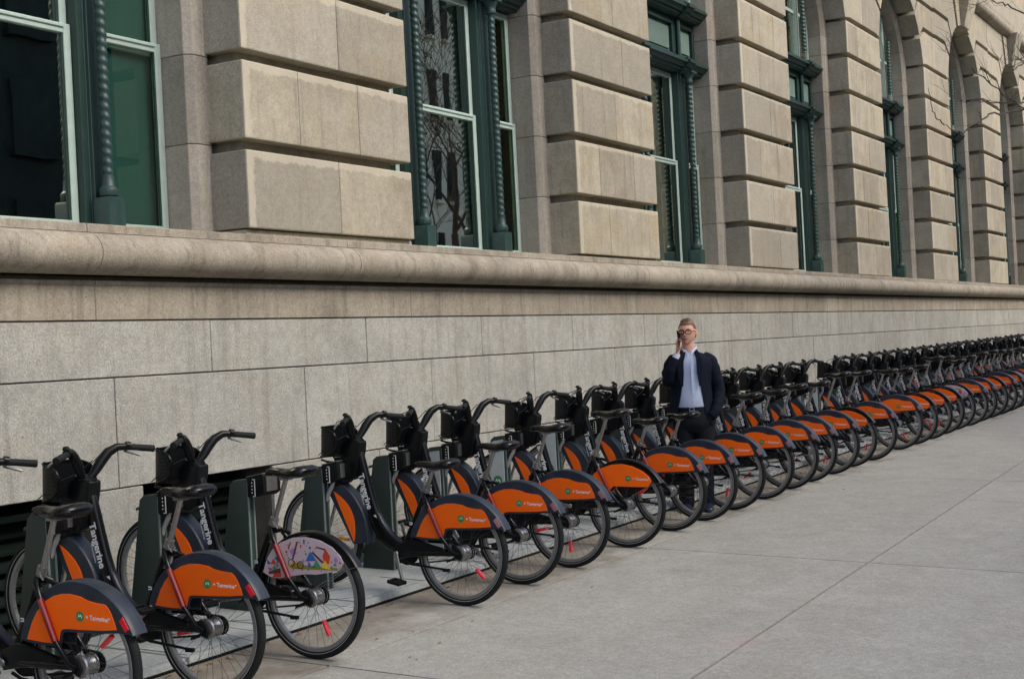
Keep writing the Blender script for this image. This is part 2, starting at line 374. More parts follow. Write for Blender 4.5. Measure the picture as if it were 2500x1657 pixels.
# piers: left edge x, right edge x, bottom of first block, course pitch
PIERS = {-1: (2.75, 4.82, 2.50, 0.63), 0: (7.95, 10.065, 2.525, 0.640), 1: (13.16, 15.17, 2.505, 0.625), 2: (18.17, 20.16, 2.495, 0.612), 3: (23.24, 25.26, 2.485, 0.607),
         4: (28.48, 30.60, 2.48, 0.607), 5: (33.9, 36.0, 2.49, 0.607), 6: (39.2, 41.3, 2.49, 0.607), 7: (44.5, 46.6, 2.49, 0.607), 8: (49.8, 51.9, 2.49, 0.607)}
ZS = 6.42            # arch springing
ZT = 8.62            # underside of the string course
GAP = 0.082
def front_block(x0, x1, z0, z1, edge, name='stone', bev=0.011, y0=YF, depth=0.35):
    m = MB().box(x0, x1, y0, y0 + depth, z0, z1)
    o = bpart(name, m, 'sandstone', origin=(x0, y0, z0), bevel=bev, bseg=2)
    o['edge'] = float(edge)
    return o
SPL = [(0.52,), (0.30, 0.66), (0.55,), (0.36,), (0.27, 0.70), (0.50,), (0.62,)]
stuff_far = MB()
def opening(k):
    return PIERS[k - 1][1], PIERS[k][0]
rise = [math.radians(a) for a in (11.0, 29.0, 47.0, 71.0)]
for k, (xl, xr, zb, h) in PIERS.items():
    far = k in (-1, 7, 8)
    ncourse = int((ZS + 0.38 - zb) / h)
    zt_courses = zb + h * ncourse
    h2 = h
    # straight courses
    for i in range(ncourse):
        z0 = zb + h2 * i; z1 = z0 + h2 - GAP
        if far:
            stuff_far.box(xl, xr, YF, YF + 0.35, z0, z1); continue
        cuts = [xl] + [xl + (xr - xl) * f for f in SPL[(i + k * 3) % 7]] + [xr]
        for q in range(len(cuts) - 1):
            a = cuts[q] + (0.0015 if q else 0); c = cuts[q + 1] - (0.0015 if q < len(cuts) - 2 else 0)
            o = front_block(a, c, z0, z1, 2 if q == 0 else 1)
    # pier core behind the joints
    m = MB()
    m.box(xl + 0.11, xr - 0.11, YF + 0.13, YF + 1.3, 2.44, ZT + 0.3)
    bpart('pier_core', m, 'sandstone')
    # curved pier base
    prof = [(YF - 0.005, 2.435), (YF - 0.005, 2.44), (YF + 0.004, 2.455), (YF + 0.02, 2.468), (YF + 0.045, 2.478), (YF + 0.05, zb - 0.01), (YF + 0.36, zb - 0.01), (YF + 0.36, 2.435)]
    m = MB().prism(prof, xl + 0.01, xr + 0.02)
    bpart('pier_base', m, 'sandstone')
# arch voussoirs between piers (joints radial, then level across the pier)
def arch_stone(k, side, a0, a1, z0, z1, xin):
    """one stone of the arch over opening k. side -1: left half (belongs to pier k-1), +1: right half"""
    xL, xR = opening(k); xc = (xL + xR) / 2; r = (xR - xL) / 2
    pts = []
    n = 5
    g0 = GAP / 2
    for i in range(n + 1):
        a = a0 + (a1 - a0) * i / n
        pts.append((r * math.cos(a), ZS + r * math.sin(a)))
    R2 = r + 0.52
    return xc, r, R2, pts
far_arch = MB()
for k in range(0, 9):
    xL, xR = opening(k); xc = (xL + xR) / 2; r = (xR - xL) / 2
    for side in (-1, 1):
        pk = k - 1 if side < 0 else k
        xl, xr, zb, h = PIERS[pk]
        ncourse = int((ZS + 0.38 - zb) / h); zt = zb + h * ncourse
        half = (xr - xl) / 2
        xo = r + half - 0.0015                   # centre line of the pier, measured from arch centre
        ang = [math.asin(min(0.3, (zt - ZS) / (r + 0.5)))] + [math.radians(a) for a in (29.0, 47.5, 70.0)]
        zlev = [zt]
        for a in ang[1:3]:
            zlev.append(ZS + (r + 0.5) * math.sin(a))
        for i in range(3):
            a0, a1 = ang[i], ang[i + 1]
            g = 0.5 * GAP / (r + 0.2)
            aa0, aa1 = a0 + (g * 1.0), a1 - g
            inner = [(r * math.cos(aa0 + (aa1 - aa0) * t / 6), ZS + r * math.sin(aa0 + (aa1 - aa0) * t / 6)) for t in range(7)]
            zlo = zlev[i]
            if i < 2:
                zhi = zlev[i + 1] - GAP
                R1 = (zhi - ZS) / math.sin(aa1)
                top = [(R1 * math.cos(aa1), zhi), (xo, zhi)]
            else:
                R1 = (ZT - ZS) / math.sin(aa1)
                top = [(R1 * math.cos(aa1), ZT), (xo, ZT)]
            Rb = (zlo - ZS) / max(0.05, math.sin(aa0))
            bot = [(xo, zlo), (max(Rb, r + 0.02) * math.cos(aa0), zlo)] if i > 0 else [(xo, zlo), (r * math.cos(aa0) + 0.25, zlo)]
            poly = inner + top + bot
            if side < 0: pw = [(xc - p[0], p[1]) for p in poly][::-1]
            else: pw = [(xc + p[0], p[1]) for p in poly]
            if pk in (-1, 7, 8) or k == 0:
                far_arch.prism(pw, YF, YF + 0.35, 'y')
            else:
                m = MB().prism(pw, YF, YF + 0.35, 'y')
                cx_ = sum(p[0] for p in pw) / len(pw); cz_ = sum(p[1] for p in pw) / len(pw)
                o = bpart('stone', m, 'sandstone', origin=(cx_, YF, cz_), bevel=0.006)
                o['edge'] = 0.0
        # flanking stone of the keystone
        a0, a1 = math.radians(70.0) + 0.004, math.radians(81.5)
        inner = [(r * math.cos(a0 + (a1 - a0) * t / 3), ZS + r * math.sin(a0 + (a1 - a0) * t / 3)) for t in range(4)]
        poly = inner + [((ZT - ZS) / math.tan(a1), ZT), ((ZT - ZS) / math.tan(a0), ZT)]
        pw = [(xc + side * p[0], p[1]) for p in poly]
        if side < 0: pw = pw[::-1]
        if k in (0, 8): far_arch.prism(pw, YF - 0.03, YF + 0.35, 'y')
        else:
            m = MB().prism(pw, YF - 0.03, YF + 0.35, 'y')
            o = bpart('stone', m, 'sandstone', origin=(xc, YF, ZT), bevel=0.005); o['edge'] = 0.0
    # keystone, projecting more towards the top
    a = math.radians(82.0)
    wb = r / math.tan(a); wt = (ZT - ZS) / math.tan(a)
    zk = ZS + r * 0.965
    m = MB().loft([[(xc - wb - .03, YF - 0.10, zk), (xc + wb + .03, YF - 0.10, zk), (xc + wb + .03, YF + 0.34, zk), (xc - wb - .03, YF + 0.34, zk)],
                   [(xc - wt - .02, YF - 0.20, ZT - 0.25), (xc + wt + .02, YF - 0.20, ZT - 0.25), (xc + wt + .02, YF + 0.34, ZT - 0.25), (xc - wt - .02, YF + 0.34, ZT - 0.25)],
                   [(xc - wt - .05, YF - 0.30, ZT + 0.12), (xc + wt + .05, YF - 0.30, ZT + 0.12), (xc + wt + .05, YF + 0.34, ZT + 0.12), (xc - wt - .05, YF + 0.34, ZT + 0.12)]])
    bpart('keystone', m, 'sandstone', origin=(xc, YF, ZT), bevel=0.02, bseg=2)
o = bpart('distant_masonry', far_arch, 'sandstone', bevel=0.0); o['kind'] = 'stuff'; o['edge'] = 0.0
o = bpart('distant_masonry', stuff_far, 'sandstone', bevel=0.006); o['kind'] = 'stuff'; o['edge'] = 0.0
# spandrel backing behind the arch joints (inner faces cut back from the opening)
for k in range(0, 9):
    xL, xR = opening(k); xc = (xL + xR) / 2; r = (xR - xL) / 2
    m = MB(); ri = r + 0.11
    n = 24
    ring = [(xc - ri * math.cos(PI * i / n), ZS + ri * math.sin(PI * i / n)) for i in range(n + 1)]
    for i in range(n):
        p, q = ring[i], ring[i + 1]
        m.add([(p[0], YF + .13, p[1]), (q[0], YF + .13, q[1]), (q[0], YF + .13, ZT + .3), (p[0], YF + .13, ZT + .3),
               (p[0], YF + .42, p[1]), (q[0], YF + .42, q[1]), (q[0], YF + .42, ZT + .3), (p[0], YF + .42, ZT + .3)],
              [(0, 1, 2, 3), (4, 7, 6, 5), (0, 4, 5, 1), (3, 2, 6, 7)])
    bpart('spandrel_core', m, 'sandstone', recalc=True)
# string course, frieze and upper wall, its height added to block light
prof = [(YF + 0.3, ZT), (YF + 0.01, ZT), (YF - 0.02, ZT + 0.03)] + [(YF - 0.04 - 0.15 * math.cos(t), ZT + 0.18 + 0.14 * math.sin(t)) for t in [(-0.9 + 1.8 * i / 8) * 1.5 for i in range(9)]] + [(YF - 0.10, ZT + 0.34), (YF - 0.10, ZT + 0.42), (YF + 0.05, ZT + 0.45), (YF + 0.3, ZT + 0.45)]
x = -4.0
while x < 62:
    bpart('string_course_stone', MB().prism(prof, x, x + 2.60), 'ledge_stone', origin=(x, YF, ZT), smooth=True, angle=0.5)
    x += 2.604
for r_ in range(5):
    z0 = ZT + 0.451 + r_ * 0.75
    m = MB()
    x = -4 - 0.6 * (r_ % 2)
    while x < 62:
        m.box(x, x + 1.795, YF + 0.05, YF + 0.4, z0, z0 + 0.745); x += 1.8
    bpart('upper_wall_light_block', m, 'sandstone', bevel=0.006)
bpart('roof_light_block', MB().box(-5, 63, YF + 0.35, YF + 6, ZT + 4.2, ZT + 4.4), 'mortar')  # unseen slab added to keep light from leaking into the rooms

# jamb stones: narrow front strip, splayed corner, return to the window
for k in range(0, 9):
    xL, xR = opening(k)
    zb, h = PIERS[k][2], PIERS[k][3]
    for side, xe in ((1, xR), (-1, xL)):
        s = -side
        prof2 = [(xe + side * 0.03, 6.94), (xe + s * 0.12, 6.94), (xe + s * 0.17, 6.99), (xe + s * 0.17, 7.45), (xe + side * 0.03, 7.45)]
        z = 2.47; i = 0
        while z < ZS - 0.05:
            z1 = min(zb + h * (i + 1) - 0.02, ZS)
            m = MB().prism(prof2, z + 0.002, z1 - 0.002, 'z')
            bpart('jamb_stone', m, 'jamb_stone', origin=(xe, 7.0, z), bevel=0.004)
            z = z1; i += 1
    # inner arch ring stones
    xc = (xL + xR) / 2; ro = (xR - xL) / 2 + 0.03; ri = (xR - xL) / 2 - 0.17
    nst = 9
    for j in range(nst):
        a0, a1 = PI * j / nst + 0.0015, PI * (j + 1) / nst - 0.0015
        m = MB(); rings = []
        for t in range(6):
            a = a0 + (a1 - a0) * t / 5; ca, sa = math.cos(a), math.sin(a)
            rings.append([(xc + rr_ * ca, yy, ZS + rr_ * sa) for rr_, yy in ((ro, 6.94), (ri + 0.05, 6.94), (ri, 6.99), (ri, 7.45), (ro, 7.45))])
        m.loft(rings)
        bpart('arch_ring_stone', m, 'jamb_stone', origin=(xc, 7.0, ZS))

# ledge (torus sill) in long stones
prof = [(7.6, 2.44), (6.535, 2.468), (6.525, 2.462), (6.525, 2.418), (6.505, 2.412)]
prof += [(6.55 - 0.15 * math.cos(t), 2.283 + 0.131 * math.sin(t)) for t in [1.45 - 2.9 * i / 15 for i in range(16)]]
prof += [(6.53, 2.152), (6.60, 2.160), (6.68, 2.175), (7.6, 2.18)]
lx = [-6.0, -2.8, 0.6, 3.4, 6.33, 9.0, 11.75, 14.4, 17.1, 19.8, 22.4, 25.1, 27.8, 30.4, 33.1, 35.8, 38.5, 41.2, 44, 47, 50, 54, 58, 62]
for i in range(len(lx) - 1):
    m = MB().prism(prof, lx[i] + 0.003, lx[i + 1] - 0.003)
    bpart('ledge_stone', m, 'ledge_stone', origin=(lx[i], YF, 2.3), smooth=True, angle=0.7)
# sandstone band under the ledge with a small fillet, then the granite courses
bx = [-6, -1.5, 2.6, 6.43, 9.94, 12.6, 15.19, 18.2, 21.3, 24.2, 27.3, 30.2, 33.3, 36.2, 39.4, 42.5, 46, 50, 54, 58, 62]
for i in range(len(bx) - 1):
    m = MB().box(bx[i] + .002, bx[i + 1] - .002, 6.588, 6.9, 1.879, 2.125)
    m2 = MB().prism([(6.578, 2.100), (6.578, 2.122), (6.60, 2.1245), (6.60, 2.09), (6.589, 2.09)], bx[i] + .003, bx[i + 1] - .003)
    m.add(m2.v, m2.f)
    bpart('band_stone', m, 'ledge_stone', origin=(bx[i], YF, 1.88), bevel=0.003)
def granite(xs_, z0, z1, zbot=None):
    for i in range(len(xs_) - 1):
        m = MB().box(xs_[i] + .0035, xs_[i + 1] - .0035, 6.6 + rnd.uniform(-.0015, .0015), 6.95, z0, z1)
        bpart('granite_block', m, 'granite', origin=(xs_[i], YF, z0), bevel=0.004)
c1x = [-5.2, -3.4, -1.6, .2, 2.0, 3.85, 5.68, 7.48, 9.3, 11.08, 12.87, 14.62, 16.3, 18.04, 19.74, 21.52, 23.2, 25.0, 26.8] + [28.6 + 1.8 * i for i in range(19)]
c2x = [-4.3, -2.5, -.7, 1.1, 2.9, 4.7, 6.57, 8.49, 10.22, 12.03, 13.83, 15.63, 17.2, 18.96, 20.65, 22.39, 24.0, 25.6] + [27.4 + 1.8 * i for i in range(20)]
granite(c1x, 1.522, 1.872); granite(c2x, 0.829, 1.514)
# bottom course with two vent recesses
granite([-5.2, -3.4, -1.6, 0.2, 2.0, 3.4, 5.08], -0.3, 0.821); granite([6.352, 6.775], -0.3, 0.821)
granite([8.065, 9.4, 11.12, 12.9, 14.7, 16.4, 18.1, 19.8, 21.6, 23.3, 25.1, 26.9] + [28.7 + 1.8 * i for i in range(18)], -0.3, 0.821)
bpart('wall_core', MB().box(-6, 5.08, 6.625, 7.0, -0.5, 2.15).box(5.08, 6.352, 6.625, 7.0, .829, 2.15).box(6.352, 6.775, 6.625, 7.0, -.5, 2.15).box(6.775, 8.065, 6.625, 7.0, .829, 2.15).box(8.065, 62, 6.625, 7.0, -.5, 2.15), 'mortar')
for (x0, x1) in ((5.08, 6.352), (6.775, 8.065)):
    v = bpart('vent_recess', MB().box(x0 + .004, x1 - .004, 6.93, 6.99, -0.4, 0.829), 'vent_green')
    m = MB()
    m.prism([(6.86, 0.72), (6.92, 0.78), (6.92, 0.74), (6.86, 0.69)], x0 + .05, x1 - .05)
    for j in range(7):
        z = 0.02 + 0.1 * j
        m.prism([(6.86, z), (6.92, z + .05), (6.92, z + .03), (6.86, z - .02)], x0 + .05, x1 - .05)
    bpart('louvre', m, 'vent_green', parent=v, poff=BO)
    m = MB().box(x0 + .02, x0 + .06, 6.84, 6.93, -.3, .8).box(x1 - .06, x1 - .02, 6.84, 6.93, -.3, .8).box((x0 + x1) / 2 - .02, (x0 + x1) / 2 + .02, 6.84, 6.93, -.3, .8)
    m.box(x0 + .02, x1 - .02, 6.80, 6.84, 0.70, 0.74)
    bpart('vent_frame', m, 'dock_green', parent=v, poff=BO)

# ---------------------------------------------------------------- windows
YW = 7.2
def rope(z0, z1, r=0.036):
    """twisted rope colonette with base and capital, at the origin"""
    m = MB(); n = int((z1 - z0) / 0.0075); seg = 12; rings = []
    for i in range(n + 1):
        z = z0 + (z1 - z0) * i / n; ring = []
        for k in range(seg):
            w = 2 * PI * k / seg
            ph = (z / 0.062) % 1.0
            t = math.sin(2 * PI * z / 0.062 + w)
            rr_ = r * (1 + 0.09 * t)
            ring.append((rr_ * math.cos(w), rr_ * math.sin(w), z))
        rings.append(ring)
    m.loft(rings)
    return m
ROPE = rope(2.86, 4.90).mesh('column', 'column_green', smooth=True, angle=1.2)
ROPE_UP = rope(6.06, 7.10, 0.04).mesh('column', 'column_green', smooth=True, angle=1.2)
m = MB()
m.prism([(-.072, 2.485), (.072, 2.485), (.072, 2.70), (.06, 2.72), (-.06, 2.72), (-.072, 2.70)], -.072, .072, 'y')
m.lathe([(0, 2.70), (.062, 2.73), (.064, 2.75), (.066, 2.765), (.062, 2.78), (.05, 2.79), (.044, 2.80), (.040, 2.87), (0, 2.88)], seg=16)
BASEM = m.mesh('column_base', 'column_green', smooth=True, angle=0.6, bevel=0.0)
m = MB()
m.lathe([(0, 4.86), (.05, 4.88), (.056, 4.90), (.05, 4.92), (.052, 4.95), (.075, 4.99), (.08, 5.02), (0, 5.02)], seg=16)
m.box(-.085, .085, -.085, .085, 5.005, 5.03)
CAPM = m.mesh('column_capital', 'column_green', smooth=True, angle=0.6)
# inner plane shapes of the windows: shared by the seven openings where the sizes agree
def cornice_prof(y0, z0):
    return [(YW + .1, z0), (y0 - .02, z0), (y0 - .03, z0 + .02), (y0 - .05, z0 + .02), (y0 - .06, z0 + .05), (y0 - .09, z0 + .055), (y0 - .12, z0 + .10), (y0 - .15, z0 + .105), (y0 - .15, z0 + .14), (y0 - .11, z0 + .145), (y0 - .11, z0 + .17), (YW + .1, z0 + .19)]
glass_id = 0
for k in range(0, 9):
    xL, xR = opening(k); a, c = xL + .17, xR - .17; xc = (xL + xR) / 2
    nw = {0: .74, 1: .68}.get(k, .61); cl, cr_ = a + nw, c - nw      # column centres
    wo = (xc, YW, 2.485)
    # fixed dark green frame: sill strip, posts behind the columns
    m = MB()
    m.box(a - .01, c + .01, YW + .06, YW + .12, 2.47, 2.53).box(a - .01, c + .01, YW + .06, YW + .12, 5.0, 5.028).box(a - .012, a + .03, YW + .06, YW + .12, 2.50, 5.02).box(c - .03, c + .012, YW + .06, YW + .12, 2.50, 5.02)
    win = bpart('window', m, 'frame_green', origin=wo, bevel=0.004)
    def wp(name, mb, mat, **kw):
        return bpart(name, mb, mat, parent=win, origin=kw.pop('origin', wo), poff=wo, **kw)
    for cxn in (cl, cr_):
        m = MB().prism([(cxn - .115, YW + .055), (cxn - .115, YW - .06), (cxn - .06, YW - .06), (cxn - .05, YW - .085), (cxn + .05, YW - .085), (cxn + .06, YW - .06), (cxn + .115, YW - .06), (cxn + .115, YW + .055)], 2.486, 5.029, 'z')
        wp('mullion', m, 'frame_green', bevel=0.003)
    for (p, q) in ((a, cl - .115), (cl + .115, cr_ - .115), (cr_ + .115, c)):
        p += .002; q -= .002
        for (z0, z1, yy) in ((2.487, 3.885, YW), (3.80, 5.02, YW + .03)):
            m = MB(); w = .062
            bot = .085 if z0 < 3 else .07
            m.box(p, p + w, yy, yy + .045, z0, z1).box(q - w, q, yy, yy + .045, z0, z1).box(p + w, q - w, yy, yy + .045, z0, z0 + bot).box(p + w, q - w, yy, yy + .045, z1 - .065, z1)
            if z0 < 3: m.box(p + w, q - w, yy - .012, yy, z1 - .03, z1 - .008)
            sash = wp('sash', m, 'sash_green', bevel=0.004)
            gm = MB().box(p + w - .01, q - w + .01, yy + .022, yy + .028, z0 + bot - .01, z1 - .06)
            wp('pane', gm, 'glass' if p > cl and q < cr_ else 'glass_clear', recalc=True)
            # thin dark glazing bead
            e = .014
            wp('glazing_bead', MB().box(p + w, p + w + e, yy + .007, yy + .02, z0 + bot, z1 - .065), 'frame_green')
            wp('glazing_bead', MB().box(q - w - e, q - w, yy + .007, yy + .02, z0 + bot, z1 - .065), 'frame_green')
    for cxn in (cl, cr_):
        for me, nm in ((BASEM, 'column_base'), (ROPE, 'column'), (CAPM, 'column_capital')):
            link(nm, me, win, (cxn - wo[0], YW - .16 - wo[1], 0 - wo[2]))
        link('column', ROPE_UP, win, (cxn - wo[0], YW - .12 - wo[1], -wo[2]))
    # lintel moulding, panel zone, cornice
    m = MB().prism(cornice_prof(YW - .06, 5.03), a, c)
    for cxn in (cl, cr_): m.prism([(y_ - .035 if y_ < YW else y_, z_) for (y_, z_) in cornice_prof(YW - .06, 5.031)], cxn - .10, cxn + .10)
    wp('transom_moulding', m, 'frame_green')
    m = MB()
    m.box(a, c, YW - .02, YW + .1, 5.222, 5.29).box(a, c, YW - .02, YW + .1, 5.66, 5.74)
    for (p, q) in ((a, a + .06), (cl - .13, cl + .13), (cr_ - .13, cr_ + .13), (c - .06, c)):
        m.box(p, q, YW - .02, YW + .1, 5.29, 5.66)
    wp('panel_frame', m, 'frame_green', bevel=0.004)
    for cxn in (cl, cr_):
        rm = MB().tube([(cxn, YW - .05, 5.24), (cxn, YW - .05, 5.72)], .03, 8)
        wp('panel_pilaster', rm, 'column_green', smooth=True)
    for (p, q) in ((a + .06, cl - .13), (cl + .13, cr_ - .13), (cr_ + .13, c - .06)):
        m = MB().box(p, q, YW + .03, YW + .06, 5.29, 5.66)
        m.box(p + .04, q - .04, YW + .012, YW + .03, 5.33, 5.62)
        wp('panel', m, 'panel_green', bevel=0.004)
    m = MB().prism(cornice_prof(YW - .08, 5.745), a, c)
    for cxn in (cl, cr_): m.prism([(y_ - .04 if y_ < YW else y_, z_ + .0) for (y_, z_) in cornice_prof(YW - .08, 5.746)], cxn - .10, cxn + .10)
    wp('cornice', m, 'frame_green')
    # arched upper light
    ri = (xR - xL) / 2 - .17
    def arcpts(rr_, x_lo, x_hi, n=14):
        pts = []
        for i in range(n + 1):
            x_ = x_lo + (x_hi - x_lo) * i / n
            dx = x_ - xc
            pts.append((x_, ZS + math.sqrt(max(0, rr_ * rr_ - dx * dx))))
        return pts
    m = MB(); n = 28
    for i in range(n):
        a0, a1 = PI * i / n, PI * (i + 1) / n
        P = lambda rr_, t, yy: (xc + rr_ * math.cos(t), yy, ZS + rr_ * math.sin(t))
        m.loft([[P(ri, a0, YW), P(ri, a0, YW + .05), P(ri - .06, a0, YW + .05), P(ri - .06, a0, YW)], [P(ri, a1, YW), P(ri, a1, YW + .05), P(ri - .06, a1, YW + .05), P(ri - .06, a1, YW)]], cap=False)
    m.box(a, a + .06, YW, YW + .05, 5.94, ZS).box(c - .06, c, YW, YW + .05, 5.94, ZS).box(a + .06, c - .06, YW, YW + .05, 5.94, 6.01)
    for cxn in (cl, cr_):
        zt = ZS + math.sqrt(max(0, (ri - .03) ** 2 - (cxn - xc) ** 2))
        m.box(cxn - .06, cxn + .06, YW - .03, YW + .05, 6.01, zt)
    m.box(a + .06, c - .06, YW + .001, YW + .049, ZS + .28, ZS + .33)
    wp('arched_sash', m, 'sash_green')
    g = [(a + .03, 5.97), (c - .03, 5.97)] + arcpts(ri - .03, a + .03, c - .03)[::-1]
    wp('pane', MB().prism(g, YW + .022, YW + .028, 'y'), 'glass')
    # blinds behind the narrow lights, dark room behind
    if k >= 0:
        off = 0.10 if k == 0 else 0.0
        for (p, q) in ((a + .03, cl - .10), (cr_ + .10 + off, c - .03)):
            wp('blind', MB().box(p, q, YW + .085, YW + .09, 2.54, 4.99), 'blind_green')
        if k >= 2: wp('blind', MB().box(cl + .5 * (k > 2), cr_, YW + .2, YW + .21, 2.5, 5.02), 'blind_green') if k > 2 else None
        wp('blind', MB().box(a, c, YW + .3, YW + .31, 5.95, ZS + ri - .4), 'blind_green')
# rooms: dark boxes behind the windows
bpart('interior_wall', MB().box(-5, 62, 9.6, 9.7, 1.8, ZT + 4.2).box(-5, 62, 7.6, 9.6, 2.2, 2.30).box(-5.1, -5, 7.0, 9.7, 1.8, ZT + 4.2).box(62, 62.1, 7.0, 9.7, 1.8, ZT + 4.2), 'room_dark')
for k in range(-1, 9):
    bpart('partition', MB().box(PIERS[k][0] + .9, PIERS[k][0] + 1.0, 7.9, 9.6, 2.3, ZT + 4.1), 'room_dark')
# hanging lamps inside two of the windows
for (lx_, ly_, lz_, lab) in ((17.15, 7.75, 3.62, 'cream bowl lamp hanging behind the glass of the third window'), (5.95, 7.7, 2.78, 'pale dome lamp just inside the window at the left edge')):
    t = thing('pendant_lamp', lab, 'lamp', (lx_, ly_, lz_))
    m = MB().lathe([(0.0, 0), (.06, .004), (.12, .03), (.16, .075), (.18, .13), (.176, .13), (.15, .08), (.11, .04), (0, .012)], seg=24)
    obj('bowl', m, 'lamp_bowl' if lx_ > 10 else 'room_dark', t, smooth=True)
    obj('rim', MB().lathe([(.17, .13), (.19, .13), (.19, .15), (.0, .17)], seg=24), 'column_green', t, smooth=True)
    obj('rod', MB().tube([(0, 0, .15), (0, 0, 5.0 - lz_)], .012, 6), 'column_green', t)
# ================================================================ BASE PLATES AND DOCKS
BX = {1: 4.44, 2: 5.24, 3: 6.04, 4: 7.54, 5: 8.30, 6: 8.98, 7: 9.92, 8: 10.80, 9: 11.42, 10: 12.14, 11: 12.92, 12: 13.74, 13: 14.37, 14: 15.12, 15: 15.88, 16: 16.63, 17: 17.98, 18: 18.72, 19: 19.50, 20: 20.30, 21: 21.05, 22: 21.80, 23: 22.55, 24: 23.40, 25: 24.15, 26: 24.90, 27: 25.65, 28: 26.6, 29: 27.35, 30: 28.1, 31: 29.0, 32: 29.75, 33: 30.5, 34: 31.3, 0: 3.66}
DOCKX = dict(BX); DOCKX['e1'] = 6.80; DOCKX['e2'] = 17.32
edges = [(3.0, 5.62), (5.63, 8.66), (8.67, 11.08), (11.09, 13.33), (13.34, 16.35), (16.36, 19.12), (19.13, 22.17), (22.18, 25.27), (25.28, 28.47), (28.48, 31.7)]
def tilt_box(x0, x1, y0, y1, h0, h1, inset=0.0):
    q = [(x0, y0), (x1, y0), (x1, y1), (x0, y1)]
    qi = [(x0 + inset, y0 + inset), (x1 - inset, y0 + inset), (x1 - inset, y1 - inset), (x0 + inset, y1 - inset)]
    m = MB()
    m.add([(p[0], p[1], gz(*p) + h0) for p in q] + [(p[0], p[1], gz(*p) + h1) for p in qi], [(0, 3, 2, 1), (4, 5, 6, 7), (0, 1, 5, 4), (1, 2, 6, 5), (2, 3, 7, 6), (3, 0, 4, 7)])
    return m
pnames = ['at the left edge of the photo', 'under the empty dock near the left', 'left of the man', 'under the man', 'just right of the man', 'under the gap in the right half', 'third beyond the man', 'fourth beyond the man', 'near the right edge of the photo', 'last on the right']
for (x0, x1), nm in zip(edges, pnames):
    t = thing('dock_base_plate', 'flat grey steel dock base plate on the paving ' + nm, 'base plate', (x0, 5.3, gz(x0, 5.3)), group='steel base plates under the docks')
    po = tuple(t.location)
    obj('deck', tilt_box(x0, x1, 5.22, 6.30, 0.003, 0.046, 0.012), 'plate_metal', t, origin=po, poff=po, bevel=0.003)
    obj('edge_strip', tilt_box(x0, x1, 5.212, 5.219, 0.001, 0.016), 'matt_black', t, origin=po, poff=po)
    n = max(2, round((x1 - x0) / 0.76))
    for i in range(n):
        a = x0 + (x1 - x0) * i / n + .03; c = x0 + (x1 - x0) * (i + 1) / n - .03
        obj('cover_panel', tilt_box(a, c, 5.27, 5.62, 0.047, 0.052), 'plate_metal', t, origin=po, poff=po, bevel=0.001)
    obj('rear_channel', tilt_box(x0 + .02, x1 - .02, 6.06, 6.27, 0.047, 0.11), 'dock_green', t, origin=po, poff=po, bevel=0.004)

def dock_meshes():
    d = {}
    # coordinates: x = 0 at bicycle centre line, y = 0 at front face of the post, z = 0 at paving level of rear wheel
    prof = [(0.0, 0.05), (0.27, 0.05), (0.13, 0.845), (0.10, 0.868), (0.0, 0.876)]
    m = MB().prism(prof, -.115, -.045); d['post'] = m.mesh('post', 'dock_green', bevel=0.008, bseg=2, smooth=True)
    m = MB().prism([(-.006, 0.07), (-.0005, 0.07), (-.0005, 0.86), (-.006, 0.86)], -.111, -.098)
    m.prism([(-.006, 0.07), (-.0005, 0.07), (-.0005, 0.86), (-.006, 0.86)], -.062, -.050); d['edge_trim'] = m.mesh('edge_trim', 'dock_edge')
    m = MB().prism([(-.13, 0.790), (-.13, 0.895), (-.12, 0.905), (0.0, 0.885), (0.0, 0.765), (-.10, 0.772)], -.112, .05); d['lock_head'] = m.mesh('lock_head', 'matt_black', bevel=0.008, bseg=2, smooth=True)
    m = MB().prism([(-.136, 0.80), (-.136, 0.89), (-.1312, 0.89), (-.1312, 0.80)], -.09, .01); d['lock_slot'] = m.mesh('lock_slot', 'silver')
    m = MB().prism([(-.12, 0.9065), (-.12, 0.9105), (0.0, 0.8895), (0.0, 0.8855)], -.112, .05); d['top_trim'] = m.mesh('top_trim', 'dock_edge')
    m = MB()
    for i in range(4): m.box(-.1135, -.1122, -.045, -.038, 0.79 + .02 * i, 0.797 + .02 * i)
    m.box(-.1135, -.1122, -.066, -.060, 0.775, 0.87); m.box(-.1135, -.1122, -.066, -.045, 0.77, 0.774); m.box(-.1135, -.1122, -.066, -.045, 0.871, 0.875)
    d['status_lights'] = m.mesh('status_lights', 'white_print')
    # light info panel fixed on the flank of some docks
    m = MB().prism([(0.012, 0.12), (0.235, 0.12), (0.125, 0.82), (0.10, 0.835), (0.012, 0.845)], -.122, -.1155); d['info_panel'] = m.mesh('info_panel', 'dock_panel', bevel=0.002)
    m = MB().lathe([(0, 0), (.040, 0), (.040, -.001), (0, -.001)], (-.1225, .075, .52), 'x', 28); d['logo_disc'] = m.mesh('logo_disc', 'green_print')
    m = MB().lathe([(.047, 0), (.052, 0), (.052, -.001), (.047, -.001), (.047, 0)], (-.1225, .075, .52), 'x', 28)
    m.tube([(-.1245, .055, .51), (-.1245, .065, .535), (-.1245, .075, .515), (-.1245, .085, .535), (-.1245, .097, .51)], .0035, 5)
    d['logo_ring'] = m.mesh('logo_ring', 'green_print')
    m = MB().tube([(-.1242, .055, .508), (-.1242, .066, .533), (-.1242, .075, .515), (-.1242, .085, .533), (-.1242, .096, .508)], .003, 5); d['logo_mark'] = m.mesh('logo_mark', 'white_print')
    return d
DM = dock_meshes()
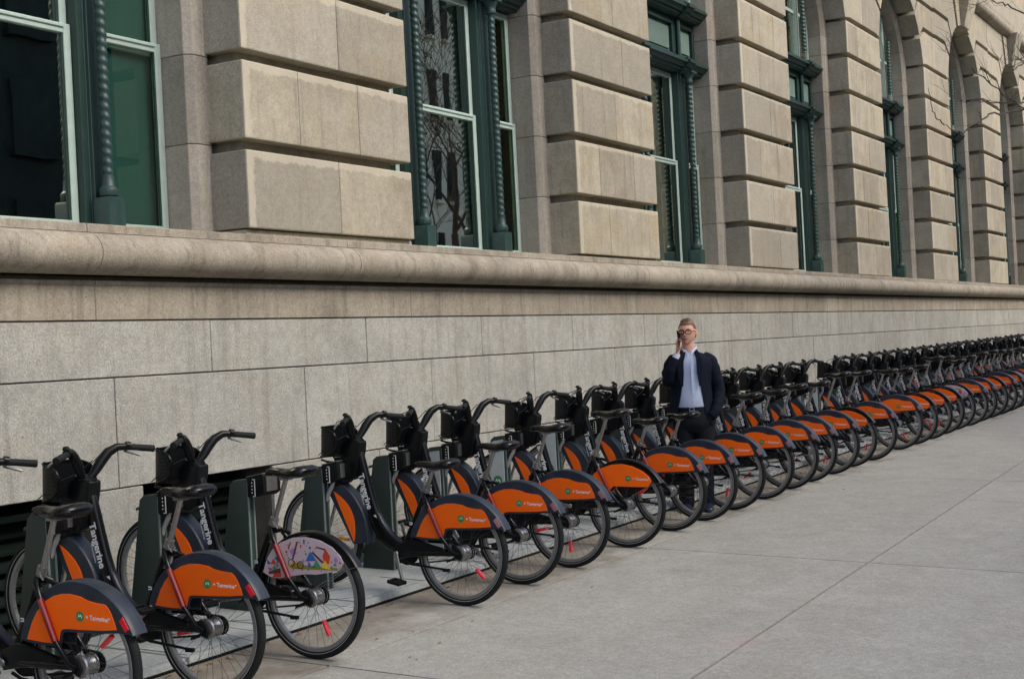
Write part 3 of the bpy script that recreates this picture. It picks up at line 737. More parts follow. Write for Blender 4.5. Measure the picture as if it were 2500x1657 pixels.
def dock(x, label, panel):
    y = 5.68
    t = thing('bicycle_dock', label, 'dock', (x, y, gz(x, 4.71)), group='docks along the wall')
    zoff = gz(x, 5.8) - gz(x, 4.71) - .04
    for nm in ('post', 'edge_trim', 'lock_head', 'lock_slot', 'top_trim', 'status_lights') + (('info_panel',) if panel else ()):
        o = link(nm, DM[nm], t)
        if nm == 'info_panel':
            for s in ('logo_disc', 'logo_mark'): link(s, DM[s], o)
    return t
def beside(k):
    return {1: 'holding the nearest bicycle at the left edge', 2: 'holding the second bicycle from the left', 3: 'holding the bicycle with the illustrated wheel cover', 4: 'just right of the empty one, holding the next bicycle',
            9: 'behind the bicycle left of the man', 10: 'behind the bicycle right of the man'}.get(k)
ORD = ['first', 'second', 'third', 'fourth', 'fifth', 'sixth', 'seventh', 'eighth', 'ninth', 'tenth', 'eleventh', 'twelfth', 'thirteenth', 'fourteenth', 'fifteenth', 'sixteenth', 'seventeenth', 'eighteenth', 'nineteenth', 'twentieth', 'twenty-first', 'twenty-second', 'twenty-third', 'twenty-fourth', 'twenty-fifth', 'twenty-sixth']
for k, x in DOCKX.items():
    if k == 'e1': lab = 'empty dark green dock with its lock head free, left part of the row'; pan = False
    elif k == 'e2': lab = 'empty dock in the gap right of the man, pale side panel with green disc'; pan = True
    elif k == 0: lab = 'dark green dock just outside the left edge'; pan = False
    else:
        pan = k in (6, 7, 8, 11, 12, 13, 15, 17)
        lab = beside(k)
        if lab: lab = 'dark green bicycle dock ' + lab
        elif k < 9: lab = ('pale panelled dock ' if pan else 'dark green dock ') + 'holding the %s bicycle right of the empty dock' % ORD[k - 4]
        else: lab = ('pale panelled dock ' if pan else 'dark green dock ') + 'holding the %s bicycle to the right of the man' % ORD[k - 10]
    dock(x, lab, pan)

# ================================================================ BICYCLES
RH = (0.0, 0.0, 0.325); FH = (0.0, 1.07, 0.42)
bm_cache = {}
def bmesh_part(key, fn, mat, origin=(0, 0, 0), **kw):
    if key not in bm_cache: bm_cache[key] = fn().mesh(key.split('|')[0], mat, origin=origin, **kw)
    return bm_cache[key]
def bp(key, fn, mat, parent, origin=(0, 0, 0), poff=(0, 0, 0), **kw):
    me = bmesh_part(key, fn, mat, origin, **kw)
    return link(key.split('|')[0], me, parent, tuple(origin[i] - poff[i] for i in range(3)))
def ring_x(r, w, c, seg=48, n=10, flat=1.0):
    """torus about x axis"""
    return MB().lathe([(r + w * math.cos(2 * PI * i / n), w * flat * math.sin(2 * PI * i / n)) for i in range(n + 1)], c, 'x', seg)
def wheel_parts(root, c, name, amber):
    def rim():
        return MB().lathe([(.264, -.010), (.268, -.0135), (.286, -.0135), (.289, -.011), (.280, -.006), (.280, .006), (.289, .011), (.286, .0135), (.268, .0135), (.264, .010), (.264, -.010)], c, 'x', 56)
    w = bp(name, rim, 'rim_metal', root, origin=c, smooth=True, angle=0.5)
    def tyre():
        return MB().lathe([(.2855, -.014), (.292, -.0205), (.303, -.0235), (.314, -.021), (.321, -.014), (.3245, -.006), (.3245, .006), (.321, .014), (.314, .021), (.303, .0235), (.292, .0205), (.2855, .014)], c, 'x', 56)
    bp('tyre|' + name, tyre, 'rubber', w, origin=c, poff=c, smooth=True, angle=0.9)
    def stripe():
        m = MB()
        for s in (-1, 1): m.lathe([(.2935, s * .0213), (.2965, s * .0222), (.2935, s * .0225), (.2935, s * .0213)], c, 'x', 56)
        return m
    bp('reflective_band|' + name, stripe, 'fork_grey', w, origin=c, poff=c)
    def spokes():
        m = MB()
        for i in range(32):
            s = -1 if i % 2 else 1
            a = 2 * PI * i / 32; tw = (0.55 if (i // 2) % 2 else -0.55)
            p0 = (c[0] + s * .027, c[1] + .040 * math.cos(a + tw), c[2] + .040 * math.sin(a + tw))
            p1 = (c[0] + s * .003, c[1] + .266 * math.cos(a), c[2] + .266 * math.sin(a))
            m.tube([p0, p1], .0012, 3, cap=False)
        return m
    bp('spokes|' + name, spokes, 'spoke', w, origin=c, poff=c)
    def hub():
        m = MB()
        if name == 'rear_wheel':
            m.lathe([(0, -.062), (.012, -.062), (.012, -.048), (.030, -.046), (.046, -.040), (.050, -.034), (.050, -.028), (.040, -.024), (.036, -.01), (.036, .01), (.040, .024), (.048, .028), (.048, .034), (.03, .04), (.012, .06), (0, .06)], c, 'x', 28)
        else:
            m.lathe([(0, -.055), (.010, -.055), (.010, -.04), (.040, -.038), (.046, -.03), (.040, -.022), (.034, 0), (.040, .022), (.046, .03), (.040, .038), (.01, .055), (0, .055)], c, 'x', 28)
        for i in range(10):
            a = 2 * PI * i / 10
            m.tube([(c[0] - .0395, c[1] + .041 * math.cos(a), c[2] + .041 * math.sin(a)), (c[0] - .044, c[1] + .041 * math.cos(a), c[2] + .041 * math.sin(a))], .004, 5)
        return m
    bp('hub|' + name, hub, 'silver', w, origin=c, poff=c, smooth=True, angle=0.5)
    def refl():
        a = 0.0; m = MB()
        m.loft([[(c[0] + x_, c[1] + .175 + u_ * .042, c[2] + v_) for (x_, v_) in ((-.012, -.010), (.012, -.010), (.012, .010), (-.012, .010))] for u_ in (-1, -.8, .8, 1)])
        return m
    bp('spoke_reflector|' + name, refl, amber, w, origin=c, poff=c, bevel=0.004)
    return w
def arc(c, r, a0, a1, n):
    return [(c[1] + r * math.cos(a0 + (a1 - a0) * i / n), c[2] + r * math.sin(a0 + (a1 - a0) * i / n)) for i in range(n + 1)]
D = math.radians
def fender_shell(c, r, hw, a0, a1, drop=0.016, th=0.0025, n=26):
    """U shaped mudguard: rounded crown of half width hw at radius r"""
    m = MB(); rings = []
    prof = [(hw, r - drop), (hw * .97, r - .006), (hw * .75, r - .0012), (hw * .35, r), (-hw * .35, r), (-hw * .75, r - .0012), (-hw * .97, r - .006), (-hw, r - drop),
            (-hw + th, r - drop), (-hw * .9, r - .008), (0, r - .004), (hw * .9, r - .008), (hw - th, r - drop)]
    for i in range(n + 1):
        a = a0 + (a1 - a0) * i / n
        rings.append([(x_, c[1] + rr_ * math.cos(a), c[2] + rr_ * math.sin(a)) for (x_, rr_) in prof])
    return m.loft(rings)
ORANGE_A = [(.306, .428), (.27, .501), (.235, .551), (.177, .601), (.125, .625), (.075, .636), (.02, .638), (-.041, .629), (-.082, .614), (-.124, .607), (-.181, .602), (-.200, .588), (-.217, .563), (-.232, .53), (-.243, .497), (-.16, .490), (-.05, .487), (.05, .486), (.078, .484), (.092, .474), (.098, .455), (.109, .420), (.2, .420)]
ORANGE_B = [(.300, .455), (.27, .526), (.235, .573), (.176, .610), (.092, .635), (.003, .640), (-.086, .621), (-.165, .585), (-.215, .545), (-.232, .515), (-.232, .498), (-.205, .465), (-.056, .467), (.082, .471), (.13, .426), (.19, .412), (.25, .43)]
def lettering(txt, size, at, ang, x, spacing=1.0, bold=0.0, side=-1):
    """flat lettering on a side panel; runs towards -y on the left side, ang tilts it, at = start (y, z)"""
    vs, fs, w = text_mb(txt, size, spacing, bold)
    m = MB(); ca, sa = math.cos(ang), math.sin(ang)
    out = []
    for v in vs:
        a, b_ = v[0], v[1]
        yy = -(a * ca - b_ * sa) if side < 0 else (a * ca - b_ * sa); zz = a * sa + b_ * ca
        out.append((x, at[0] + yy, at[1] + zz))
    m.add(out, fs)
    return m, w
def rear_fender_A(root, red=False):
    f = bp('rear_fender|A', lambda: fender_shell(RH, .370, .044, D(14), D(155.5)), 'slate_plastic', root, origin=RH, smooth=True, angle=0.7)
    outer = arc(RH, .366, D(16), D(155), 22)
    inner = [(-.250, .483), (-.16, .476), (-.05, .473), (.05, .472), (.07, .470), (.080, .464), (.086, .452), (.098, .406), (.2, .406), (.30, .412)]
    for s, nm in ((-1, 'L'), (1, 'R')):
        def skirt(s=s):
            return MB().prism(outer + inner, s * .040, s * .044)
        def panel(s=s):
            return MB().prism(ORANGE_A, s * .0445, s * .0475)
        k_ = bp('fender_skirt|A' + nm, skirt, 'slate_plastic', f, origin=RH, poff=RH, bevel=0.0015)
        bp('orange_panel|A' + nm, panel, 'orange_panel', f, origin=RH, poff=RH, bevel=0.0008)
    graphics(f, 'A', (-.031, .544))
    def tail(s):
        m = MB(); q = [(RH[1] + rr_ * math.cos(D(a_)), RH[2] + rr_ * math.sin(D(a_))) for rr_, a_ in ((.335, 141), (.335, 150.5), (.362, 150.5), (.362, 141))]
        m.prism(q, s * .044, s * .0485); return m
    for s in (-1, 1): bp('tail_reflector|A%d%s' % (s, red), lambda s=s: tail(s), 'red_reflector' if red else 'sheen_reflector', f, origin=RH, poff=RH, bevel=0.001)
    return f
def graphics(f, tag_, at):
    for s, nm in ((-1, 'L'), (1, 'R')):
        x = s * .0482
        y0, z0 = at
        def disc(s=s): return MB().lathe([(0, 0), (.0215, 0), (.0215, s * .0006), (0, s * .0006)], (s * .0476, y0, z0), 'x', 24)
        d = bp('logo_disc|' + tag_ + nm, disc, 'green_print', f, origin=RH, poff=RH)
        def ringm(s=s):
            m = MB()
            for i in range(16):
                a = 2 * PI * i / 16; b_ = a + .22
                m.add([(s * .0478, y0 + r_ * math.cos(t_), z0 + r_ * math.sin(t_)) for r_, t_ in ((.0235, a), (.0262, a), (.0262, b_), (.0235, b_))], [(0, 1, 2, 3)])
            return m
        bp('logo_ring|' + tag_ + nm, ringm, 'green_print', f, origin=RH, poff=RH, recalc=False)
        def mark(s=s):
            m = MB().tube([(s * .0484, y0 + u_, z0 + v_) for u_, v_ in ((.011, -.006), (.006, .008), (0, -.002), (-.006, .008), (-.011, -.006))], .0013, 4)
            return m
        bp('logo_mark|' + tag_ + nm, mark, 'white_print', f, origin=RH, poff=RH)
        def word(s=s):
            m, w = lettering('+ Tangerine', .0285, (y0 - .034 if s < 0 else y0 - .165, z0 - .010), D(-3) if s < 0 else D(3), s * .0479, 0.95, 0.0005, side=s)
            e = (y0 - .034 - w - .002) if s < 0 else (y0 - .165 + w + .002)
            zz = z0 + .008 - .0 + (-.05 * w if s < 0 else 0.05 * w)
            m.add([(s * .0479, e, zz), (s * .0479, e + s * .010, zz), (s * .0479, e + s * .004, zz - .011)], [(0, 1, 2)])
            return m
        bp('lettering|' + tag_ + nm, word, 'white_print', f, origin=RH, poff=RH, recalc=False)
def thin_fender(root, key):
    f = bp('rear_fender|B', lambda: fender_shell(RH, .352, .030, D(-4), D(151), drop=.022), 'black_plastic', root, origin=RH, smooth=True, angle=0.7)
    def stay():
        m = MB()
        for s in (-1, 1): m.tube([(s * .04, .02, .35), (s * .034, -.20, .47), (s * .030, -.300, .495)], .0022, 5)
        return m
    bp('fender_stay|B', stay, 'silver', f, origin=RH, poff=RH)
    return f
def rear_fender_B(root):
    f = thin_fender(root, 'B')
    for s, nm in ((-1, 'L'), (1, 'R')):
        def skirt(s=s): return MB().prism([(p[0] * 1.03, RH[2] + (p[1] - RH[2]) * 1.03 - .003) for p in ORANGE_B], s * .036, s * .040)
        def panel(s=s): return MB().prism(ORANGE_B, s * .0405, s * .0473)
        bp('wheel_guard|B' + nm, skirt, 'black_plastic', f, origin=RH, poff=RH, bevel=0.001)
        bp('orange_panel|B' + nm, panel, 'orange_panel', f, origin=RH, poff=RH, bevel=0.0008)
    graphics(f, 'B', (-.045, .530))
    return f
def rear_fender_C(root, far=False):
    f = thin_fender(root, 'C')
    def guard(s):
        return MB().prism([(.300, .455), (.27, .526), (.235, .573), (.176, .615), (.092, .642), (.003, .648), (-.086, .632), (-.165, .597), (-.215, .550), (-.232, .515), (-.20, .475), (-.056, .452), (.02, .452), (.13, .436), (.19, .426), (.25, .43)], s * .036, s * .0405)
    for s, nm in ((-1, 'L'), (1, 'R')):
        bp('illustrated_panel|C' + nm, lambda s=s: guard(s), 'art_pink', f, origin=RH, poff=RH, bevel=0.0008)
    # flat print on the outer (left) panel: plain scene of tents, hut, sticks and a cyclist
    def shp(lst):
        def fn():
            m = MB()
            for j, poly in enumerate(lst):
                x_ = -.0412 - .0002 * j
                m.add([(x_, p[0], p[1]) for p in poly], [tuple(range(len(poly)))])
            return m
        return fn
    P = {
        'art_olive': [[(.10, .478), (-.19, .478), (-.195, .490), (.09, .502)], [(.13, .50), (.05, .515), (.0, .49), (.1, .478)]],
        'art_blue': [[(.012, .52), (-.022, .575), (-.062, .525)], [(.215, .53), (.195, .55), (.175, .53), (.195, .515)], [(.0, .49), (-.01, .52), (-.03, .49)]],
        'art_green': [[(-.03, .49), (-.06, .53), (-.09, .49)], [(.235, .47), (.22, .50), (.20, .47)], [(-.165, .50), (-.18, .52), (-.19, .50)]],
        'art_purple': [[(.10, .545), (.115, .575), (.085, .59), (.065, .56)], [(-.17, .53), (-.185, .55), (-.20, .53), (-.185, .51)]],
        'art_brown': [[(-.03, .565), (-.04, .572), (-.105, .52), (-.095, .512)], [(-.06, .60), (-.062, .592), (-.12, .580), (-.118, .59)], [(.055, .62), (.065, .625), (.10, .53), (.09, .528)], [(.10, .62), (.105, .62), (.125, .585), (.118, .58)], [(.18, .455), (.18, .48), (.26, .46), (.26, .445)]],
        'art_red': [[(-.10, .55), (-.12, .59), (-.15, .55), (-.14, .51), (-.11, .51)], [(.245, .50), (.225, .53), (.205, .50)], [(.235, .43), (.215, .47), (.175, .45), (.18, .43)], [(.045, .60), (.04, .61), (.03, .60), (.04, .59)]],
        'art_yellow': [[(.215, .555), (.200, .575), (.185, .555), (.2, .545)], [(-.09, .49), (-.115, .53), (-.15, .48)], [(.14, .49), (.12, .51), (.10, .49)]],
    }
    for nm, lst in P.items(): bp('illustration|' + nm, shp(lst), nm, f, origin=RH, poff=RH, recalc=False)
    cr2 = random.Random(11); pal = ['art_red', 'art_blue', 'art_yellow', 'art_purple', 'art_green', 'art_brown']
    conf = {c_: [] for c_ in pal}
    for i in range(90):
        yy = cr2.uniform(-.21, .27); zt = .64 - (abs(yy - .03) / .27) ** 2 * .13; zz = cr2.uniform(.47, zt - .012); s_ = cr2.uniform(.004, .011); a_ = cr2.uniform(0, 6)
        conf[cr2.choice(pal)].append([(yy + s_ * math.cos(a_ + q * 2.1), zz + s_ * math.sin(a_ + q * 2.1)) for q in range(3)])
    for c_ in pal:
        def cf(c_=c_):
            m = MB()
            for poly in conf[c_]: m.add([(-.0409, p[0], p[1]) for p in poly], [(0, 1, 2)])
            return m
        bp('illustration|conf' + c_, cf, c_, f, origin=RH, poff=RH, recalc=False)
    def wheelp():
        m = MB()
        for (yy, zz, r_) in ((.045, .50, .021), (.105, .51, .021)):
            for i in range(18):
                a, b_ = 2 * PI * i / 18, 2 * PI * (i + 1) / 18
                m.add([(-.0428, yy + q * math.cos(t), zz + q * math.sin(t)) for q, t in ((r_, a), (r_ - .004, a), (r_ - .004, b_), (r_, b_))], [(0, 1, 2, 3)])
        return m
    bp('illustration|wheels', wheelp, 'matt_black', f, origin=RH, poff=RH, recalc=False)
    return f
def front_fender(root):
    f = bp('front_fender', lambda: fender_shell(FH, .392, .046, D(72), D(187), drop=.02), 'slate_plastic', root, origin=FH, smooth=True, angle=0.7)
    def rel(lst): return [(FH[1] + p[0], FH[2] + p[1]) for p in lst]
    for s, nm in ((-1, 'L'), (1, 'R')):
        def skirt(s=s):
            o_ = arc(FH, .388, D(100), D(186), 16); return MB().prism(o_ + rel([(-.275, -.052), (-.262, -.030), (-.095, .285), (-.06, .33)]), s * .041, s * .045)
        def panel(s=s):
            T, B_ = (-.138, .290), (-.284, -.038); pts = []
            for i in range(13):
                t = i / 12; bul = .073 * math.sin(PI * t) ** .9
                pts.append((T[0] + (B_[0] - T[0]) * t - bul * .93, T[1] + (B_[1] - T[1]) * t + bul * .40))
            return MB().prism(rel(pts), s * .0455, s * .0485)
        bp('fender_skirt|F' + nm, skirt, 'slate_plastic', f, origin=FH, poff=FH, bevel=0.0015)
        bp('orange_panel|F' + nm, panel, 'orange_panel', f, origin=FH, poff=FH, bevel=0.0008)
    return f
DTUBE = [(.768, .985), (.745, .93), (.722, .84), (.700, .75), (.676, .655), (.650, .565), (.618, .490), (.578, .428), (.528, .385), (.470, .355), (.42, .335)]
def frame_fn():
    m = MB()
    n = len(DTUBE)
    ry = [.034, .036, .037, .037, .038, .041, .049, .055, .053, .044, .036]
    m.tube([(0, p[0], p[1]) for p in DTUBE], [.024] * 5 + [.026, .028, .031, .033, .034, .034], 18, rr=ry, up=(1, 0, 0), sq=0.62)
    m.tube([(0, .445, .31), (0, .40, .39), (0, .345, .50), (0, .29, .615), (0, .238, .722)], [.030, .027, .023, .021, .020], 12)           # seat tube
    m.tube([(-.05, .45, .32), (.05, .45, .32)], .036, 14)                                                                              # bottom bracket
    for s in (-1, 1):
        m.tube([(s * .035, .42, .325), (s * .05, .30, .322), (s * .056, .12, .325), (s * .056, .02, .325)], [.020, .017, .015, .014], 10)      # chain stays
        m.tube([(s * .012, .262, .70), (s * .045, .235, .675), (s * .058, .20, .625), (s * .06, .11, .425), (s * .06, .04, .34), (s * .058, -.01, .318)], [.012, .0125, .0125, .0125, .013, .016], 10)
    m.tube([(0, .30, .64), (0, .25, .665), (0, .19, .678), (0, .14, .662)], .011, 8)                                                      # fender bridge
    return m
def grip_path(s): return [(s * .205, .675, 1.181), (s * .24, .662, 1.176), (s * .335, .620, 1.160)]
SEAT_DIR = (-.368, .93)
def make_bike(kind, x, y=4.71, seat=0.17, crank=-1.0, rw=0.0, yaw=0.0, label='', lean=0.0, steer=0.0):
    t = thing('rental_bicycle', label, 'bicycle', (x, y, gz(x, 4.71)), yaw, group='rental bicycles docked in a row along the wall')
    t.rotation_euler = (0, lean, yaw)
    fr = bp('frame', frame_fn, 'black_paint', t, smooth=True, angle=0.8)
    def strips():
        m = MB()
        for s in (-1, 1): m.tube([(s * .0600, .193, .610), (s * .0615, .155, .5275), (s * .0615, .113, .432)], .0148, 10)
        return m
    bp('red_stay_sleeve', strips, 'red_paint', fr, smooth=True)
    for s, nm in ((-1, 'L'), (1, 'R')):
        st = (.741, .815) if s < 0 else (.672, .565)
        an = math.atan2(-(.84 - .565), (.722 - .650)) if s < 0 else math.atan2((.84 - .565), (.722 - .650))
        c_, s_ = math.cos(an), math.sin(an)
        def word1(s=s, st=st, an=an):
            return lettering('Tangerine', .059, st, an, s * .0262, 0.98, 0.0016, side=s)[0]
        def word2(s=s, st=st, an=an, c_=c_, s_=s_):
            return lettering('Forward Banking', .014, (st[0] - (.10 * c_ + .022 * s_), st[1] + (.10 * s_ - .022 * c_)) if s < 0 else (st[0] + .06 * c_ + .022 * s_, st[1] + .06 * s_ - .022 * c_), an, s * .0262, 1.0, 0.0, side=s)[0]
        def flag(s=s, st=st, an=an, c_=c_, s_=s_):
            w = .275; loc = (lambda p, q: (s * .0262, st[0] - (p * c_ - q * s_), st[1] + p * s_ + q * c_)) if s < 0 else (lambda p, q: (s * .0262, st[0] + p * c_ - q * s_, st[1] + p * s_ + q * c_))
            return MB().add([loc(w + .004, .03), loc(w + .026, .052), loc(w + .004, .052)], [(0, 1, 2)])
        bp('lettering|down' + nm, word1, 'white_print', fr, recalc=False)
        bp('small_lettering|down' + nm, word2, 'white_print', fr, recalc=False)
        bp('flag_mark|down' + nm, flag, 'white_print', fr, recalc=False)
    def badge(): return MB().box(-.0235, -.0225, .350, .368, .508, .513).box(-.0235, -.0225, .350, .368, .497, .502).box(-.0235, -.0225, .346, .350, .497, .513)
    bp('badge', badge, 'white_print', fr)
    # seat
    so = (0, .235 + SEAT_DIR[0] * seat, .725 + SEAT_DIR[1] * seat)
    pm_len = .36
    post = bp('seat_post', lambda: MB().tube([(0, -SEAT_DIR[0] * pm_len, -SEAT_DIR[1] * pm_len), (0, 0, 0)], .0135, 12), 'silver', t, smooth=True)
    post.location = so
    def post_clip(): return MB().box(-.02, .02, -.03, .03, -.004, .012).tube([(-.02, -.07, .03), (-.02, 0, .008), (-.02, .08, .028)], .004, 6).tube([(.02, -.07, .03), (.02, 0, .008), (.02, .08, .028)], .004, 6)
    bp('seat_rail', post_clip, 'silver', post)
    def saddle_fn():
        m = MB(); rings = []
        sec = [(.128, .008, .014, .040), (.122, .018, .034, .052), (.095, .024, .044, .060), (.05, .028, .046, .060), (.01, .042, .050, .058), (-.03, .066, .056, .060), (-.07, .088, .064, .068), (-.11, .098, .070, .077), (-.145, .094, .068, .079), (-.168, .076, .056, .073), (-.180, .040, .030, .058)]
        for (yy, hw, hh, zt) in sec:
            ring = []
            for k in range(16):
                a = 2 * PI * k / 16; cx_ = math.cos(a); sz = math.sin(a)
                px = hw * (abs(cx_) ** .8) * (1 if cx_ > 0 else -1)
                dip = -.006 * (1 - min(1, abs(px) / max(hw, 1e-3))) if sz > 0 and yy < 0 else 0
                pz = zt - hh / 2 + hh / 2 * (abs(sz) ** .7) * (1 if sz > 0 else -1) + dip - (0 if sz < 0 else .25 * hh * (abs(px) / max(hw, 1e-3)) ** 3 * .5)
                ring.append((px, yy, pz))
            rings.append(ring)
        return m.loft(rings)
    sd = bp('saddle', saddle_fn, 'black_paint', t, smooth=True, angle=1.0); sd.location = so
    def clampf():
        m = MB().tube([(0, .248, .70), (0, .232, .742)], .0245, 12)
        m.tube([(-.024, .228, .722), (-.045, .205, .712), (-.050, .178, .690)], [.006, .005, .004], 6).tube([(.02, .24, .72), (.04, .262, .722), (.045, .275, .730)], .004, 6)
        return m
    bp('seat_clamp', clampf, 'silver', t, smooth=True)
    # head cover, steering
    def headf():
        return MB().prism([(.708, 1.028), (.713, .985), (.735, .89), (.755, .795), (.80, .775), (.90, .795), (.882, .87), (.868, .94), (.862, 1.005), (.83, 1.04), (.77, 1.045)], -.044, .044)
    hd = bp('head_cover', headf, 'black_plastic', t, bevel=0.014, bseg=2, smooth=True, angle=0.9)
    bp('steering_cap', lambda: MB().loft([[(.052 * math.cos(2 * PI * i / 20) * s_, .772 + .062 * math.sin(2 * PI * i / 20) * s_, 1.038 + h_ + .012 * math.sin(2 * PI * i / 20)) for i in range(20)] for s_, h_ in ((.8, -.02), (1.0, 0), (.95, .012), (.5, .016))]), 'black_plastic', hd, smooth=True, angle=0.8)
    def barf():
        m = MB()
        for s in (-1, 1):
            m.tube([(s * .012, .775, 1.035), (s * .035, .765, 1.052), (s * .055, .754, 1.082), (s * .082, .742, 1.122), (s * .118, .728, 1.162), (s * .160, .704, 1.185), (s * .205, .678, 1.183)],
                   [.016, .019, .023, .026, .026, .022, .017], 12, rr=[.018, .022, .026, .028, .026, .020, .017])
            m.tube([(s * .195, .682, 1.190), (s * .216, .672, 1.185)], .0215, 10)
        return m
    hb = bp('handlebar', barf, 'black_plastic', t, smooth=True, angle=0.9)
    for s, nm in ((-1, 'L'), (1, 'R')):
        bp('grip|' + nm, lambda s=s: MB().tube(grip_path(s), [.0165, .0165, .018], 12), 'rubber', hb, smooth=True)
        bp('brake_lever|' + nm, lambda s=s: MB().tube([(s * .212, .690, 1.172), (s * .225, .715, 1.160), (s * .26, .720, 1.148), (s * .315, .70, 1.128)], [.010, .009, .0065, .006], 8), 'silver', hb, smooth=True)
        bp('brake_cable|' + nm, lambda s=s: MB().tube([(s * .20, .71, 1.18), (s * .15, .80, 1.16), (s * .11, .875, 1.08), (s * .075, .90, .97), (s * .055, .885, .87), (s * .04, .87, .80)], .0028, 5), 'matt_black', hb, smooth=True)
    bp('bell', lambda: MB().lathe([(0, .02), (.012, .018), (.018, .008), (.018, 0), (0, 0)], (-.19, .70, 1.200), 'z', 14), 'matt_black', hb, smooth=True)
    # carrier
    def carrierf():
        m = MB()
        half = [(-.146, .842, .985, 1.085), (-.151, .855, .965, 1.118), (-.153, .88, .948, 1.135), (-.153, .905, .938, 1.145), (-.147, .935, .930, 1.153), (-.130, .955, .926, 1.158), (-.09, .964, .924, 1.160), (0, .966, .924, 1.160)]
        half = [(p[0] * .84, .842 + (p[1] - .842) * 1.12, p[2] + .010, p[3] - .032) for p in half]
        full = half + [(-p[0], p[1], p[2], p[3]) for p in half[-2::-1]]
        def inn(p): return (p[0] * .965, p[1] - .004)
        m.loft([[(p[0], p[1], p[2]), (p[0], p[1] - .012, p[3]), (inn(p)[0], inn(p)[1] - .012, p[3]), (inn(p)[0], inn(p)[1], p[2])] for p in full])
        m.prism([(.84, .936), (.975, .934), (.975, .944), (.84, .948)], -.112, .112)
        m.prism([(.845, .925), (.875, .87), (.91, .87), (.93, .925)], -.03, .03)
        return m
    ca = bp('front_carrier', carrierf, 'black_plastic', t, bevel=0.0, smooth=True, angle=0.5)
    def rackf():
        m = MB(); r_ = .0075
        half = [(-.146, .842, .985, 1.085), (-.151, .855, .965, 1.118), (-.153, .88, .948, 1.135), (-.153, .905, .938, 1.145), (-.147, .935, .930, 1.153), (-.130, .955, .926, 1.158), (0, .966, .924, 1.160)]
        half = [(p[0] * .84, .842 + (p[1] - .842) * 1.12, p[2] + .010, p[3] - .032) for p in half]
        full = half + [(-p[0], p[1], p[2], p[3]) for p in half[-2::-1]]
        loop = [(p[0], p[1] - .012, p[3]) for p in full] + [(p[0], p[1], p[2]) for p in full[::-1]]
        m.tube(loop + [loop[0]], .0062, 8, cap=False)
        m.tube([(-.13, .955, .922), (-.10, .93, .905), (-.05, .90, .895), (0, .885, .88), (.05, .90, .895), (.10, .93, .905), (.13, .955, .922)], r_, 8)
        for s in (-1, 1): m.tube([(s * .10, .955, 1.115), (s * .10, .950, 1.135)], .006, 6)
        return m
    bp('carrier_rail', rackf, 'black_paint', ca, smooth=True)
    def cord():
        return MB().tube([(-.150, .96, .95), (-.06, .90, 1.03), (.05, .88, 1.06), (.14, .86, 1.12)], .003, 5).tube([(-.15, .85, 1.08), (-.13, .845, 1.0), (-.11, .87, .93)], .003, 5)
    bp('bungee_cord', cord, 'matt_black', ca)
    def dots():
        m = MB()
        for s in (-1, 1):
            for i in range(3):
                for j in range(8):
                    m.box(s * .1290, s * .1300, .872 + .014 * i, .877 + .014 * i, .962 + .020 * j, .968 + .020 * j)
        return m
    bp('perforation', dots, 'dock_green', ca)
    # fork
    def forkf():
        m = MB()
        for s in (-1, 1): m.tube([(s * .030, .885, .80), (s * .058, .915, .765), (s * .062, .955, .705), (s * .062, 1.01, .585), (s * .060, 1.065, .43)], [.016, .016, .0145, .013, .011], 10)
        return m
    bp('fork', forkf, 'fork_grey', t, smooth=True)
    bp('fork_crown', lambda: MB().prism([(.835, .80), (.92, .795), (.945, .76), (.925, .735), (.85, .76)], -.066, .066), 'black_plastic', t, bevel=.012, bseg=2, smooth=True)
    # wheels
    rwo = wheel_parts(t, RH, 'rear_wheel', 'red_reflector'); rwo.rotation_euler = (rw, 0, 0)
    fwo = wheel_parts(t, FH, 'front_wheel', 'amber_reflector'); fwo.rotation_euler = (rw * 1.7 + 1.0, 0, 0)
    rear_fender_A(t, x < 6) if kind == 'A' else {'B': rear_fender_B, 'C': rear_fender_C}[kind](t)
    front_fender(t)
    # cranks
    BB = (0, .45, .32)
    cr_o = bp('chainring', lambda: MB().lathe([(.018, .058), (.088, .058), (.092, .062), (.088, .066), (.018, .066), (.018, .058)], BB, 'x', 32), 'matt_black', t, origin=BB)
    for s, nm in ((-1, 'L'), (1, 'R')):
        def armf(s=s):
            return MB().tube([(s * .068, .45, .32), (s * .074, .45, .32 + .002)], .018, 12).loft([[(s * .070 + dx, .45 + dy * w, .32 - l_) for dx, dy in ((-.006, -1), (.006, -1), (.006, 1), (-.006, 1))] for l_, w in ((-.015, .013), (.03, .013), (.10, .0105), (.16, .011), (.18, .012))])
        am = bp('crank_arm|' + nm, armf, 'silver', t, origin=BB, bevel=0.003)
        am.rotation_euler = (crank + (0 if s < 0 else PI), 0, 0)
        def pedf(s=s):
            c_ = .125
            m = MB().box(s * .085, s * .175, .45 - .046, .45 - .028, .148 - .010, .148 + .012).box(s * .085, s * .175, .45 + .028, .45 + .046, .148 - .010, .148 + .012)
            m.box(s * .165, s * .177, .45 - .040, .45 + .040, .148 - .009, .148 + .011).box(s * .083, s * .095, .45 - .040, .45 + .040, .148 - .009, .148 + .011)
            m.box(s * .078, s * .170, .45 - .012, .45 + .012, .148 - .008, .148 + .009)
            return m
        PO = (0, .45, .148)
        pd = bp('pedal|' + nm, pedf, 'matt_black', am, origin=PO, poff=BB, bevel=0.003)
        pd.rotation_euler = (-crank + (0 if s < 0 else PI) + .2, 0, 0)
